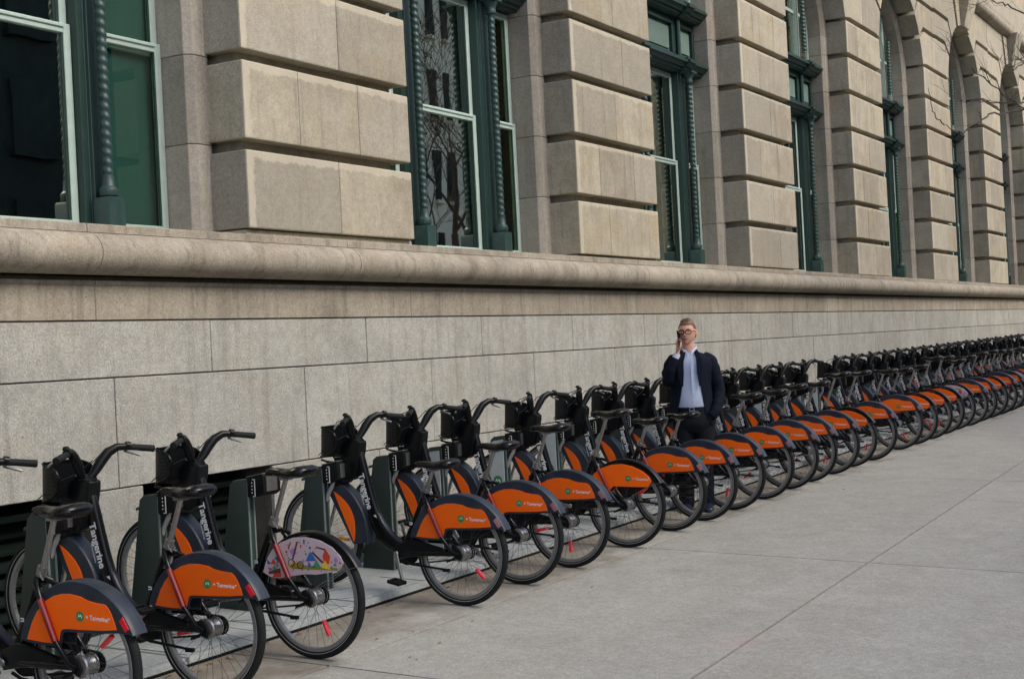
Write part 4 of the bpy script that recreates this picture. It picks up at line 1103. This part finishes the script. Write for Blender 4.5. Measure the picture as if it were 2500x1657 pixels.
    def chainf():
        m = MB(); pts = [(.061, .45 + .090 * math.cos(a), .32 + .090 * math.sin(a)) for a in [D(-80 + 160 * i / 8) for i in range(9)]] + [(.061, -.01 + .042 * math.cos(a), .325 + .042 * math.sin(a)) for a in [D(98 + 164 * i / 6) for i in range(7)]]
        pts.append(pts[0]); m.tube(pts, .0055, 5, cap=False)
        m.lathe([(.02, .055), (.040, .055), (.043, .060), (.040, .066), (.02, .066), (.02, .055)], RH, 'x', 20)
        return m
    bp('chain', chainf, 'matt_black', t)
    def casef(): return MB().prism([(.50, .395), (.40, .412), (.10, .398), (.06, .385), (.06, .372), (.40, .380), (.52, .365)], .030, .075)
    bp('chain_guard', casef, 'matt_black', t, bevel=.004)
    def lcase(): return MB().prism([(.46, .375), (.36, .408), (.30, .405), (.12, .360), (.10, .345), (.14, .318), (.36, .300), (.46, .28)], -.060, -.030)
    bp('drive_cover', lcase, 'black_plastic', t, bevel=.008, bseg=2, smooth=True)
    def drop(): return MB().prism([(.035, .365), (.02, .30), (-.022, .285), (-.035, .315), (-.02, .35), (.01, .375)], -.062, -.052).tube([(-.066, .0, .325), (-.052, .0, .325)], .013, 10).prism([(.02, .31), (.08, .285), (.085, .27), (.02, .29)], -.06, -.054)
    bp('dropout', drop, 'matt_black', t, bevel=.002)
    def kick(): return MB().tube([(-.055, .40, .275), (-.062, .34, .256), (-.066, .10, .232)], [.008, .008, .007], 8).box(-.076, -.056, .06, .105, .218, .236)
    bp('kickstand', kick, 'matt_black', t, smooth=True)
    def lockp(): return MB().prism([(.88, .90), (.955, .90), (.965, .84), (.90, .80), (.87, .82)], -.035, .035)
    bp('locking_block', lockp, 'matt_black', t, bevel=.006)
    return t
# kind, seat extension, crank angle per bicycle
SPEC = {0: ('A', .2, .5), 1: ('A', .24, 2.2), 2: ('A', .23, -2.2), 3: ('C', .24, 1.4), 4: ('A', .12, -.22), 5: ('A', .17, 2.6), 6: ('A', .24, .3), 7: ('B', .28, 1.7), 8: ('A', .15, 2.1), 9: ('A', .15, -1.2),
        10: ('A', .16, 2.4), 11: ('A', .23, 1.2), 12: ('A', .22, -2.0), 13: ('A', .24, .9), 14: ('A', .23, 2.0), 15: ('B', .30, -1.0), 16: ('A', .28, 2.8), 17: ('A', .24, .2), 18: ('B', .22, 1.1), 19: ('B', .23, -2.5), 20: ('B', .32, .4),
        21: ('C', .30, 1.9), 22: ('A', .22, -.8), 23: ('A', .25, 2.2), 24: ('B', .27, .7), 25: ('A', .28, -1.7), 26: ('A', .26, 1.3), 27: ('C', .24, .1), 28: ('A', .25, 1.0), 29: ('A', .2, 2.0), 30: ('B', .26, .4), 31: ('A', .3, -1.), 32: ('A', .2, .9), 33: ('A', .25, 2.1), 34: ('B', .22, .3)}
LAB = {0: 'rental bicycle beyond the left edge, orange panelled rear mudguard', 1: 'nearest bicycle, cut off by the left edge, orange panel with red tail reflector',
       2: 'second bicycle from the left, tall silver seat post, orange rear panel with red tail reflector', 3: 'bicycle whose rear wheel cover shows a colourful illustrated scene, left of the empty dock',
       4: 'bicycle right of the empty dock with its silver crank hanging straight down', 5: 'orange panelled bicycle second right of the empty dock, red reflector low in its wheel',
       6: 'orange panelled bicycle third right of the empty dock, saddle raised', 7: 'bicycle with thin black mudguard and round-ended orange cover, left of the man',
       8: 'orange panelled bicycle with low saddle, second left of the man', 9: 'orange panelled bicycle directly in front of the standing man', 10: 'orange panelled bicycle just right of the man, half behind his trousers'}
for k, x in sorted(BX.items()):
    kd, st, ck = SPEC[k]
    lab = LAB.get(k)
    if not lab:
        base = {'A': 'slate mudguard bicycle, orange panel', 'B': 'thin mudguard bicycle, orange cover', 'C': 'pale illustrated cover bicycle'}[kd]
        extra = ', right before the gap' if k == 16 else (', first after the gap' if k == 17 else '')
        lab = base + ', %s right of the man' % ORD[k - 10] + extra
    j = random.Random(k * 31)
    jy, jl = (j.uniform(-.012, .012), j.uniform(-.008, .008)) if k != 4 else (0, 0)
    rws = {3: -2.0, 4: -2.55 + .2, 5: 2.9, 6: -1.6, 7: 2.5, 8: 1.2, 9: 2.0, 10: -1.3, 11: -.6}
    make_bike(kd, x, 4.71 + (j.uniform(-.02, .02) if k > 4 else 0), st, ck, rws.get(k, j.uniform(0, 6.28)), jy, lab, jl)
# ================================================================ MAN ON THE PHONE
# local frame: +x = towards the right of the photo, -y = towards the photographer
MX, MY = 12.0, 4.99
man = thing('person', 'man in navy blazer, blue shirt and glasses talking on a phone between the bicycles', 'person', (MX, MY, gz(MX, MY)), math.radians(-67.6))
def ell(cx_, cy_, z, rx, ry, n=20, a0=0.0, a1=2 * PI, p=1.0, closed=True):
    out = []
    m_ = n if closed else n + 1
    for i in range(m_):
        a = a0 + (a1 - a0) * i / n; c_, s_ = math.cos(a), math.sin(a)
        out.append((cx_ + rx * (abs(c_) ** p) * (1 if c_ >= 0 else -1), cy_ + ry * (abs(s_) ** p) * (1 if s_ >= 0 else -1), z))
    return out
def fold(m, amp, seed, freq=14):
    """cloth wrinkles"""
    out = []
    for v in m.v:
        d = noise.noise(Vector((v[0] * freq + seed, v[1] * freq, v[2] * freq * .55))) * amp
        d += noise.noise(Vector((v[0] * 30, v[1] * 30 + seed, v[2] * 22))) * amp * .35
        c_ = Vector((v[0], v[1], 0)); n_ = c_.normalized() if c_.length > 1e-4 else Vector((0, 0, 0))
        out.append((v[0] + n_.x * d, v[1] + n_.y * d, v[2] + d * .3))
    m.v = out; return m
# head surface
HC = Vector((-.005, -.012, 1.60))
yawh = math.radians(-14)          # head turned a little to the left of the photo
def head_pt(u, v):
    """u around (0 = front), v from chin (-1) to crown (1)"""
    ph = v * PI / 2
    z = math.sin(ph); c_ = math.cos(ph) ** .82
    x = math.sin(u) * c_; y = -math.cos(u) * c_
    front = max(0, math.cos(u))
    X, Y, Z = x * .076, y * .094, z * .118
    # jaw narrows, chin comes forward
    if z < 0:
        X *= 1 - .22 * (-z) ** 1.3; Y = Y * (1 - .05 * (-z)) - .012 * (-z) * front
        if front < .4: Y *= (1 - .30 * (-z))
    # flat face
    if front > 0: Y += .008 * front ** 2 * c_
    # brow, sockets, nose, lips, chin
    def g(cx_, cz_, sx, sz): return math.exp(-((X - cx_) / sx) ** 2 - ((Z - cz_) / sz) ** 2) if front > .2 else 0
    Y += .009 * (g(-.031, .008, .017, .013) + g(.031, .008, .017, .013))
    Y -= .006 * (g(-.03, .030, .025, .008) + g(.03, .030, .025, .008))
    Y -= .024 * g(0, -.022, .010, .013) + .013 * g(0, .0, .008, .020)
    Y -= .008 * g(0, -.055, .022, .010); Y += .004 * g(0, -.066, .02, .004)
    Y -= .010 * g(0, -.092, .020, .014)
    return X, Y, Z
def head_world(X, Y, Z):
    c_, s_ = math.cos(yawh), math.sin(yawh)
    return (HC.x + X * c_ - Y * s_, HC.y + X * s_ + Y * c_, HC.z + Z)
m = MB(); rings = []
NU, NV = 40, 34
for j in range(1, NV):
    v = -1 + 2 * j / NV
    rings.append([head_world(*head_pt(2 * PI * i / NU, v)) for i in range(NU)])
m.loft(rings)
for s in (-1, 1):          # ears
    rr = []
    for t in range(7):
        w = -1 + 2 * t / 6; q = math.sqrt(max(.05, 1 - w * w))
        rr.append([head_world(s * (.073 + .010 * q + .004 * math.cos(a)), .012 + .017 * q * math.cos(a), -.006 + .030 * w + .004 * math.sin(a)) for a in [2 * PI * i / 8 for i in range(8)]])
    m.loft(rr)
# neck, torso core and legs as one figure
m.loft([ell(.0, .0, 1.33, .11, .07), ell(0, .0, 1.40, .075, .062), ell(-.002, -.0, 1.45, .058, .058), ell(-.004, -.004, 1.50, .056, .058), ell(-.005, -.006, 1.56, .055, .060)])
m.loft([ell(.015, 0, .86, .15, .095), ell(.012, 0, .95, .15, .10), ell(.01, 0, 1.10, .145, .10), ell(.005, 0, 1.25, .165, .10), ell(0, 0, 1.36, .12, .07)])
for s, fx, fy in ((-1, -.088, -.02), (1, .095, .03)):
    m.tube([(s * .085 + .01, 0, .90), ((s * .085 + fx) / 2, fy * .5 - .015, .50), (fx, fy + .02, .10), (fx, fy, .04)], [.075, .055, .035, .035], 12)
# right arm (photo left) raised to the ear, left arm down with hand in pocket
SH = {-1: (-.155, .005, 1.345), 1: (.178, .01, 1.345)}
ARM_R = [SH[-1], (-.198, -.015, 1.24), (-.196, -.045, 1.150), (-.17, -.10, 1.27), (-.118, -.095, 1.375), (-.102, -.082, 1.42)]
ARM_L = [SH[1], (.222, .02, 1.22), (.250, .035, 1.075), (.240, -.015, .98), (.212, -.075, .885), (.190, -.09, .85)]
m.tube(ARM_R, [.045, .042, .036, .034, .028, .024], 12); m.tube(ARM_L, [.045, .042, .036, .034, .028, .026], 12)
# hand holding the phone: palm plus five fingers
def fingers(m, base, dirs, lens, r0):
    for b_, segs, r_ in zip(base, dirs, r0):
        pts = [Vector(b_)]
        for d, l_ in segs: pts.append(pts[-1] + Vector(d).normalized() * l_)
        m.tube(pts, [r_] + [r_ * .95] * (len(pts) - 2) + [r_ * .7], 8)
PALM = [(-.102, -.082, 1.415), (-.100, -.085, 1.44), (-.096, -.086, 1.468), (-.094, -.084, 1.492)]
m.tube(PALM, [.024, .032, .036, .030], 12, rr=[.017, .015, .014, .012], up=(0.2, 1, 0))
for i, (dy_, dz_, L_) in enumerate(((-.030, .002, .030), (-.012, .008, .034), (.006, .006, .032), (.022, -.002, .026))):
    b_ = Vector((-.100, -.084 + dy_, 1.485 + dz_))
    m.tube([b_, b_ + Vector((-.006, -.002, L_ * .75)), b_ + Vector((.006, -.006, L_ * 1.35)), b_ + Vector((.022, -.008, L_ * 1.6))], [.0092, .0088, .0082, .006], 8)
m.tube([(-.090, -.115, 1.445), (-.078, -.132, 1.466), (-.070, -.130, 1.492), (-.070, -.120, 1.512)], [.011, .0105, .0095, .007], 8)
# other hand, mostly inside the pocket
m.tube([(.188, -.088, .865), (.140, -.07, .82), (.125, -.06, .78)], [.024, .032, .026], 10, rr=[.018, .016, .013])
for i in range(4):
    b_ = Vector((.100 + .015 * i, -.055, .780)); m.tube([b_, b_ + Vector((-.002, .004, -.03)), b_ + Vector((-.004, .010, -.055))], [.009, .0085, .006], 7)
m.tube([(.130, -.07, .83), (.105, -.075, .80), (.10, -.07, .775)], [.011, .010, .008], 7)
body = obj('body', m, 'skin', man, smooth=True, angle=1.3)
# face pieces
eb = MB(); ew = MB(); lp = MB()
for s in (-1, 1):
    ew.loft([[head_world(s * .031 + r_ * .0115 * math.cos(a), -.083 - .002 * (1 - r_), .006 + r_ * .0055 * math.sin(a)) for a in [2 * PI * i / 12 for i in range(12)]] for r_ in (1, .4)])
    eb.tube([head_world(s * .014, -.095, .024), head_world(s * .032, -.095, .030), head_world(s * .05, -.083, .024)], [.003, .004, .002], 6)
    ew2 = 0
obj('eyes', ew, 'eye_white', man)
ir = MB()
for s in (-1, 1): ir.loft([[head_world(s * .030 + r_ * .0048 * math.cos(a), -.0862 - .001 * (1 - r_), .006 + r_ * .0048 * math.sin(a)) for a in [2 * PI * i / 10 for i in range(10)]] for r_ in (1, .3)])
obj('irises', ir, 'matt_black', man)
obj('eyebrows', eb, 'hair', man, smooth=True)
lp.tube([head_world(-.022, -.088, -.057), head_world(-.008, -.0965, -.053), head_world(0, -.0975, -.0545), head_world(.008, -.0965, -.053), head_world(.022, -.088, -.057)], [.0015, .004, .004, .004, .0015], 6)
lp.tube([head_world(-.018, -.090, -.060), head_world(0, -.0965, -.063), head_world(.018, -.090, -.060)], [.0015, .0045, .0015], 6)
obj('mouth', lp, 'lips', man, smooth=True)
# hair: short, parted, swept to one side
hm = MB(); rings = []
for j in range(0, 15):
    v = .16 + .84 * j / 14 * .985; ring = []
    for i in range(NU):
        u = 2 * PI * i / NU
        X, Y, Z = head_pt(u, v)
        fr_ = math.cos(u)
        grow = 1.085 + .05 * noise.noise(Vector((X * 60, Y * 60, Z * 60)))
        # hairline: high on the forehead, low at the back
        lim = .066 if fr_ > .55 else (.066 - (.55 - fr_) * .11)
        zz = Z
        if Z < lim: grow = .96
        ring.append(head_world(X * grow, Y * grow * (1.02 if fr_ < 0 else 1.0), Z * (1.035 if Z > lim else 1.0) + (.006 if (Z > lim and fr_ > .2 and X > -.02) else 0)))
    rings.append(ring)
hm.loft(rings)
# back and sides of the hair
rings = []
for j in range(0, 9):
    v = -.30 + .50 * j / 8; ring = []
    for i in range(21):
        u = math.radians(98) + math.radians(164) * i / 20
        X, Y, Z = head_pt(u, v); gr = 1.07 + .03 * noise.noise(Vector((X * 70, Y * 70, Z * 50)))
        ring.append(head_world(X * gr, Y * gr, Z))
    rings.append(ring)
hm.loft(rings, closed=False)
for i in range(60):            # loose strands swept across
    u0 = rnd.uniform(-1.1, 1.1); v0 = rnd.uniform(.5, .9)
    pts = []
    for t in range(4):
        X, Y, Z = head_pt(u0 + t * .12, v0 + .03 * t * (1 if v0 < .7 else -1)); gr = 1.10 + .01 * t
        pts.append(head_world(X * gr, Y * gr, Z * 1.08 + .003))
    hm.tube(pts, .0022, 4)
obj('hair', hm, 'hair', man, smooth=True, angle=1.2)
# glasses
gm = MB()
for s in (-1, 1):
    pts = []
    for i in range(17):
        a = 2 * PI * i / 16
        pts.append(head_world(s * .034 + .0255 * (abs(math.cos(a)) ** .6) * (1 if math.cos(a) > 0 else -1), -.106 + .004 * abs(math.cos(a)), .003 + .0165 * (abs(math.sin(a)) ** .6) * (1 if math.sin(a) > 0 else -1)))
    gm.tube(pts, .0038, 5)
    gm.tube([head_world(s * .060, -.102, .010), head_world(s * .074, -.06, .010), head_world(s * .080, .010, .006)], .0022, 5)
gm.tube([head_world(-.009, -.107, .008), head_world(0, -.110, .010), head_world(.009, -.107, .008)], .0024, 5)
gl = obj('glasses', gm, 'matt_black', man, smooth=True)
# shirt: torso, collar, cuffs
sm_ = MB()
sm_.loft([ell(.012, 0, .90, .158, .112, 28), ell(.012, -.004, .95, .165, .124, 28), ell(.012, -.004, 1.02, .160, .124, 28), ell(.01, -.002, 1.12, .160, .120, 28), ell(.008, 0, 1.22, .172, .116, 28), ell(.004, .002, 1.32, .165, .104, 28), ell(0, .0, 1.385, .11, .082, 28), ell(-.002, 0, 1.42, .070, .066, 28)])
fold(sm_, .007, 3.0, 16)
# collar: standing band open at the throat, two points
for s in (-1, 1):
    pts_o, pts_i = [], []
    sm_.loft([[(s * .012, -.080, 1.395), (s * .020, -.078, 1.43), (s * .016, -.072, 1.432)], [(s * .040, -.082, 1.372), (s * .050, -.060, 1.452), (s * .044, -.056, 1.454)],
              [(s * .075, -.050, 1.405), (s * .068, -.020, 1.468), (s * .060, -.018, 1.470)], [(s * .082, .0, 1.42), (s * .070, .02, 1.478), (s * .062, .02, 1.478)], [(s * .06, .060, 1.43), (s * .04, .064, 1.486), (s * .035, .058, 1.486)], [(0, .078, 1.43), (0, .076, 1.488), (0, .068, 1.488)]])
sm_.tube([(-.124, -.096, 1.362), (-.106, -.085, 1.408)], [.036, .034], 14)
shirt = obj('shirt', sm_, 'shirt_cloth', man, smooth=True, angle=1.0)
pk = MB()
pk.box(.008, .034, -.1285, -.1215, .95, 1.37)
obj('button_placket', pk, 'shirt_cloth', man)
bt = MB()
for i in range(6): bt.lathe([(0, -.002), (.005, -.002), (.005, 0)], (.021, -.1285, 1.0 + .07 * i), 'y', 10)
obj('buttons', bt, 'white_print', man)
# blazer: open shell with lapels, sleeves
jm = MB(); rings = []
NJ = 40
for (z, cx_, cy_, rx, ry, oL, oR) in ((.845, .0, .012, .232, .160, 66, 40), (.90, .0, .010, .225, .155, 62, 38), (.97, .0, .008, .212, .148, 56, 34), (1.05, .004, .006, .200, .142, 50, 30), (1.13, .006, .004, .198, .138, 45, 27), (1.22, .008, .002, .212, .134, 38, 24), (1.30, .010, .002, .226, .126, 32, 22), (1.355, .012, .002, .210, .112, 29, 23), (1.395, .008, .004, .150, .098, 30, 28), (1.425, .002, .006, .092, .084, 36, 36), (1.455, 0, .008, .074, .074, 46, 46)):
    # opening centred on the front (-y); oR degrees to photo left, oL degrees to photo right
    a0 = D(-90 + oR * 1.0); a1 = D(270 - oL * .62)
    ring = []
    for i in range(NJ + 1):
        a = a0 + (a1 - a0) * i / NJ
        ring.append((cx_ + rx * .93 * math.cos(a), cy_ + ry * .97 * math.sin(a), z))
    rings.append(ring)
outer = rings
inner = [[(p[0] * .965, p[1] * .965 + .0003, p[2]) for p in r_] for r_ in rings]
jm.loft([list(o_) + list(reversed(i_)) for o_, i_ in zip(outer, inner)], cap=True)
fold(jm, .011, 8.0, 9)
def sleeve(path, rad, seed):
    P = []; R_ = []
    for i in range(len(path) - 1):
        for t in range(5):
            f = t / 5; a, b_ = Vector(path[i]), Vector(path[i + 1])
            P.append(a.lerp(b_, f)); R_.append(rad[i] + (rad[i + 1] - rad[i]) * f)
    P.append(Vector(path[-1])); R_.append(rad[-1])
    for _ in range(2):
        P = [P[0]] + [(P[i - 1] + P[i] * 2 + P[i + 1]) / 4 for i in range(1, len(P) - 1)] + [P[-1]]
    R_ = [r_ * (1 + .07 * math.sin(i * 1.9 + seed)) if 1 < i < len(R_) - 2 else r_ for i, r_ in enumerate(R_)]
    q = MB().tube(P, R_, 16)
    out = []
    for v in q.v:
        d = noise.noise(Vector((v[0] * 22 + seed, v[1] * 22, v[2] * 22))) * .009
        out.append((v[0] + d, v[1] - d * .5, v[2] + d * .4))
    q.v = out
    return q
for pth, rad, sd_ in (([(-.10, .005, 1.375)] + ARM_R[:5], [.050, .062, .060, .056, .049, .041], 1.0), ([(.12, .008, 1.375)] + ARM_L[:5] + [(.172, -.088, .842)], [.050, .063, .062, .058, .054, .050, .046], 4.0)):
    q = sleeve([tuple(p) for p in pth], rad, sd_); jm.add(q.v, q.f)
jacket = obj('blazer', jm, 'navy_cloth', man, smooth=True, angle=1.1)
# lapels lie on the blazer
lm = MB()
for s, xo in ((-1, -.045), (1, .052)):
    lm.loft([[(s * .062, -.060, 1.440), (s * .045, -.078, 1.42), (s * .045, -.085, 1.42), (s * .070, -.068, 1.445)],
             [(xo * 1.15, -.110, 1.36), (s * .105, -.108, 1.375), (s * .108, -.116, 1.37), (xo * 1.15, -.119, 1.36)],
             [(xo * 1.2, -.132, 1.24), (s * .112, -.122, 1.27), (s * .112, -.130, 1.27), (xo * 1.2, -.139, 1.24)],
             [(xo * 1.45, -.138, 1.12), (s * .090, -.132, 1.12), (s * .090, -.140, 1.12), (xo * 1.45, -.144, 1.12)]])
obj('lapels', lm, 'navy_cloth', man, bevel=.002)
pf = MB().prism([(.125, .925), (.225, .905), (.222, .885), (.125, .905)], -.150, -.142, 'y')
# belt, trousers, shoes
bm_ = MB().loft([ell(.012, -.002, .900, .166, .126, 28), ell(.012, -.002, .932, .166, .126, 28)])
belt = obj('belt', bm_, 'matt_black', man, smooth=True)
bk = MB().box(-.022, .022, -.137, -.130, .900, .905).box(-.022, .022, -.137, -.130, .927, .932).box(-.022, -.017, -.137, -.130, .905, .927).box(.017, .022, -.137, -.130, .905, .927)
obj('buckle', bk, 'silver', man)
tm = MB()
tm.loft([ell(.012, 0, .915, .166, .124, 24), ell(.012, .004, .86, .178, .130, 24), ell(.018, -.004, .80, .196, .146, 24), ell(.014, .0, .755, .190, .138, 24), ell(.012, .008, .70, .184, .118, 24)])
tm.loft([ell(.142 + 0, -.070, .815 + .065 * math.sin(q), max(.006, .058 * math.cos(q)), max(.006, .046 * math.cos(q)), 14) for q in [-1.5 + 3.0 * i / 8 for i in range(9)]])
for s, fx, fy in ((-1, -.088, -.02), (1, .095, .03)):
    x0 = .012 + s * .088
    zs_ = [.83, .76, .68, .58, .48, .38, .26, .16, .07, .035]
    rad = [.092, .096, .092, .084, .077, .072, .068, .067, .069, .066]
    rings = []
    for z, r_ in zip(zs_, rad):
        f = (.83 - z) / .8
        rings.append(ell(x0 + (fx - x0) * f, (fy + .015) * f - .02 * math.sin(f * PI), z, r_, r_ * 1.12, 20))
    q = MB().loft(rings); tm.add(q.v, q.f)
tm2 = []
for v in tm.v:
    d = noise.noise(Vector((v[0] * 16, v[1] * 16, v[2] * 9))) * .010
    tm2.append((v[0] + d, v[1] + d * .6, v[2]))
tm.v = tm2
obj('trousers', tm, 'trouser_cloth', man, smooth=True, angle=1.1)
for s, fx, fy in ((-1, -.088, -.02), (1, .095, .03)):
    sh = MB(); rings = []
    for (yy, w, h0, h1) in ((.085, .022, .0, .05), (.07, .036, .0, .075), (.03, .040, .0, .085), (-.03, .043, .0, .082), (-.09, .048, .0, .062), (-.14, .048, .0, .048), (-.175, .036, .0, .036), (-.192, .015, .004, .022)):
        rings.append([(fx + s * .012 * (-yy / .19) + w * (abs(math.cos(a)) ** .7) * (1 if math.cos(a) > 0 else -1), fy + yy, (h0 + h1) / 2 + (h1 - h0) / 2 * math.sin(a)) for a in [2 * PI * i / 14 for i in range(14)]])
    sh.loft(rings)
    obj('shoe', sh, 'shoe_leather', man, smooth=True, angle=1.0)
# the phone: held thing, its own object, pressed to the ear
ph = thing('phone', 'black phone held to the ear of the man in the navy blazer', 'phone', tuple(man.matrix_world.translation))
ph.location = man.location; ph.rotation_euler = man.rotation_euler
q = MB().box(-.004, .004, -.036, .036, -.073, .073)
pb = obj('case', q, 'matt_black', ph, bevel=.004, bseg=2)
sc_ = obj('screen', MB().box(.0042, .0046, -.032, .032, -.066, .066), 'black_paint', ph)
for o_ in (pb, sc_):
    o_.location = (-.082, -.090, 1.545); o_.rotation_euler = (math.radians(-16), math.radians(-10), math.radians(-12))

# ================================================================ BARE STREET TREE (outside the frame, its twigs reach in)
def branch(m, p, d, length, r, depth, rr_, spread=.55, droop=0.0, minr=.0025):
    n = max(3, int(length / .18)); pts = [Vector(p)]; rad = [r]; dd = Vector(d).normalized()
    for i in range(n):
        dd = (dd + Vector((rr_.uniform(-1, 1), rr_.uniform(-1, 1), rr_.uniform(-.7, 1.0) - droop)) * .13).normalized()
        pts.append(pts[-1] + dd * (length / n)); rad.append(r * (1 - .62 * (i + 1) / n))
    m.tube(pts, rad, 7 if r > .05 else (5 if r > .012 else 3), cap=False)
    if depth <= 0: return
    k = 3 if depth > 1 else 4
    for i in range(k):
        t = rr_.uniform(.35, 1.0) if i else 1.0
        q = pts[min(n, int(t * n))]
        nd = (dd + Vector((rr_.uniform(-1, 1), rr_.uniform(-1, 1), rr_.uniform(-.5, .9))) * spread * 1.25).normalized()
        branch(m, q, nd, length * rr_.uniform(.55, .78), max(minr, rad[min(n, int(t * n))] * .72), depth - 1, rr_, spread, droop, minr)
def curve_to(m, pts, r0, r1, rr_, twigs=0, tl=.35):
    P = [Vector(p) for p in pts]; Q = []
    for i in range(len(P) - 1):
        for t in range(6): 
            a = P[i].lerp(P[i + 1], t / 6)
            Q.append(a + Vector((rr_.uniform(-1, 1), rr_.uniform(-1, 1), rr_.uniform(-1, 1))) * .018 * (P[i + 1] - P[i]).length)
    Q.append(P[-1]); n = len(Q)
    m.tube(Q, [r0 + (r1 - r0) * i / (n - 1) for i in range(n)], 6, cap=False)
    for i in range(twigs):
        k = rr_.randrange(n // 4, n - 1)
        dd = (Q[k + 1] - Q[k]).normalized()
        nd = (dd + Vector((rr_.uniform(-1, 1), rr_.uniform(-1, 1), rr_.uniform(-.6, 1))) * .6).normalized()
        branch(m, Q[k], nd, tl * rr_.uniform(.6, 1.3), max(.004, (r0 + (r1 - r0) * k / n) * .6), 1, rr_, .6)
tr = thing('street_tree', 'leafless street tree beyond the right edge, its thin twigs crossing the upper right windows', 'tree', (24.0, -.4, gz(24.0, -.4)))
to = tuple(tr.location)
tx_, ty_, tz_ = to
r1_ = random.Random(5)
m = MB().tube([(tx_, ty_, tz_), (tx_ + .03, ty_ + .02, tz_ + .4), (tx_ - .05, ty_ + .05, tz_ + 1.6), (tx_ + .02, ty_ + .02, tz_ + 3.0)], [.24, .17, .15, .13], 14)
obj('trunk', m, 'bark', tr, origin=to, poff=to, smooth=True)
m = MB()
top = Vector((tx_ + .02, ty_ + .02, tz_ + 3.0))
for i in range(7):
    a = 2 * PI * i / 7 + .3
    branch(m, top - Vector((0, 0, .12 * i)), (math.cos(a) * .8, math.sin(a) * .8 - .25, .9), 2.6, .085, 5, r1_, .6, 0.0, .007)
obj('crown', m, 'bark', tr, origin=to, poff=to)
m = MB()
# limbs that reach into the picture over the row of bicycles
curve_to(m, [tuple(top), (25.0, 1.4, 3.9), (24.6, 3.0, 4.6), (23.4, 3.9, 4.85), (21.8, 4.1, 4.62), (19.9, 4.05, 4.22), (19.2, 4.0, 4.06), (18.1, 4.0, 4.05)], .024, .005, r1_, 4, .35)
curve_to(m, [(18.1, 4.0, 4.05), (17.35, 3.95, 4.12), (17.0, 3.9, 4.35)], .008, .003, r1_, 0)
curve_to(m, [(24.6, 3.0, 4.6), (23.6, 3.9, 5.0), (21.4, 4.0, 4.75), (20.1, 4.0, 4.6), (18.9, 4.0, 4.45)], .016, .003, r1_, 7, .35)
curve_to(m, [(23.4, 3.9, 4.85), (22.2, 4.0, 4.95), (20.9, 4.0, 5.02), (19.5, 4.0, 5.0), (18.6, 4.0, 5.12)], .014, .003, r1_, 5, .35)
curve_to(m, [tuple(top), (24.8, 1.5, 4.9), (24.8, 3.2, 6.1), (23.3, 4.0, 6.45), (21.6, 4.0, 6.25), (20.3, 4.0, 5.95)], .024, .004, r1_, 8, .4)
curve_to(m, [(24.8, 3.2, 6.1), (24.4, 4.0, 5.8), (23.3, 4.0, 5.5), (22.2, 4.0, 5.35)], .02, .004, r1_, 8, .5)
obj('limb', m, 'bark', tr, origin=to, poff=to)

# ================================================================ BUILDINGS ACROSS THE STREET (seen only as reflections)
def far_building(name, label, x0, x1, y, h, mat, nx, nz, wfrac=.5, win='far_dark'):
    t = thing(name, label, 'building', (x0, y, 0))
    o3 = (x0, y, 0)
    obj('wall', MB().box(x0, x1, y - 14, y, -3, h), mat, t, origin=o3, poff=o3)
    dx = (x1 - x0) / nx; dz = h / nz
    wm = MB().box(-dx * wfrac / 2, dx * wfrac / 2, -.05, .12, 0, dz * .6).mesh('window', win)
    sm2 = MB().box(-dx * wfrac / 2 - .1, dx * wfrac / 2 + .1, 0, .25, -.15, -.01).mesh('sill', mat)
    for i in range(nx):
        for j in range(nz):
            w = link('window', wm, t, (dx * (i + .5), .0, dz * j + dz * .25)); link('sill', sm2, w)
    obj('parapet', MB().box(x0 - .2, x1 + .2, y - .4, y + .35, h, h + .7), mat, t, origin=o3, poff=o3)
    return t
far_building('office_block', 'dark office block reflected in the first window', -2, 35, -19, 18, 'far_dark', 12, 5)
far_building('office_block', 'pale stone office block reflected in the second window', 36, 62, -21, 19, 'far_white', 20, 5, .42)
far_building('brick_building', 'tan brick building reflected in the third window', 63, 92, -19, 18, 'far_brick', 10, 5, .35)
far_building('office_block', 'pale tower further down the street seen only in reflections', 93, 130, -21, 26, 'far_white', 12, 7)

# ================================================================ SMALL THINGS
m = MB(); lr = random.Random(3)
for i in range(170):
    x = lr.choice([lr.uniform(4.5, 9.0), lr.uniform(5, 24)]); y = 5.19 - abs(lr.gauss(0, .05)) if lr.random() < .8 else lr.uniform(4.2, 5.1)
    z = gz(x, y) + .003; a = lr.uniform(0, 6.28); s = lr.uniform(.006, .022)
    c_, s_ = math.cos(a) * s, math.sin(a) * s
    m.add([(x - c_, y - s_, z), (x + s_ * .5, y - c_ * .5, z + .004), (x + c_, y + s_, z + .002), (x - s_ * .5, y + c_ * .5, z + .006)], [(0, 1, 2, 3)])
o = obj('leaf_litter', m, 'leaf_litter', recalc=False); o['kind'] = 'stuff'; 
bpy.context.view_layer.update()
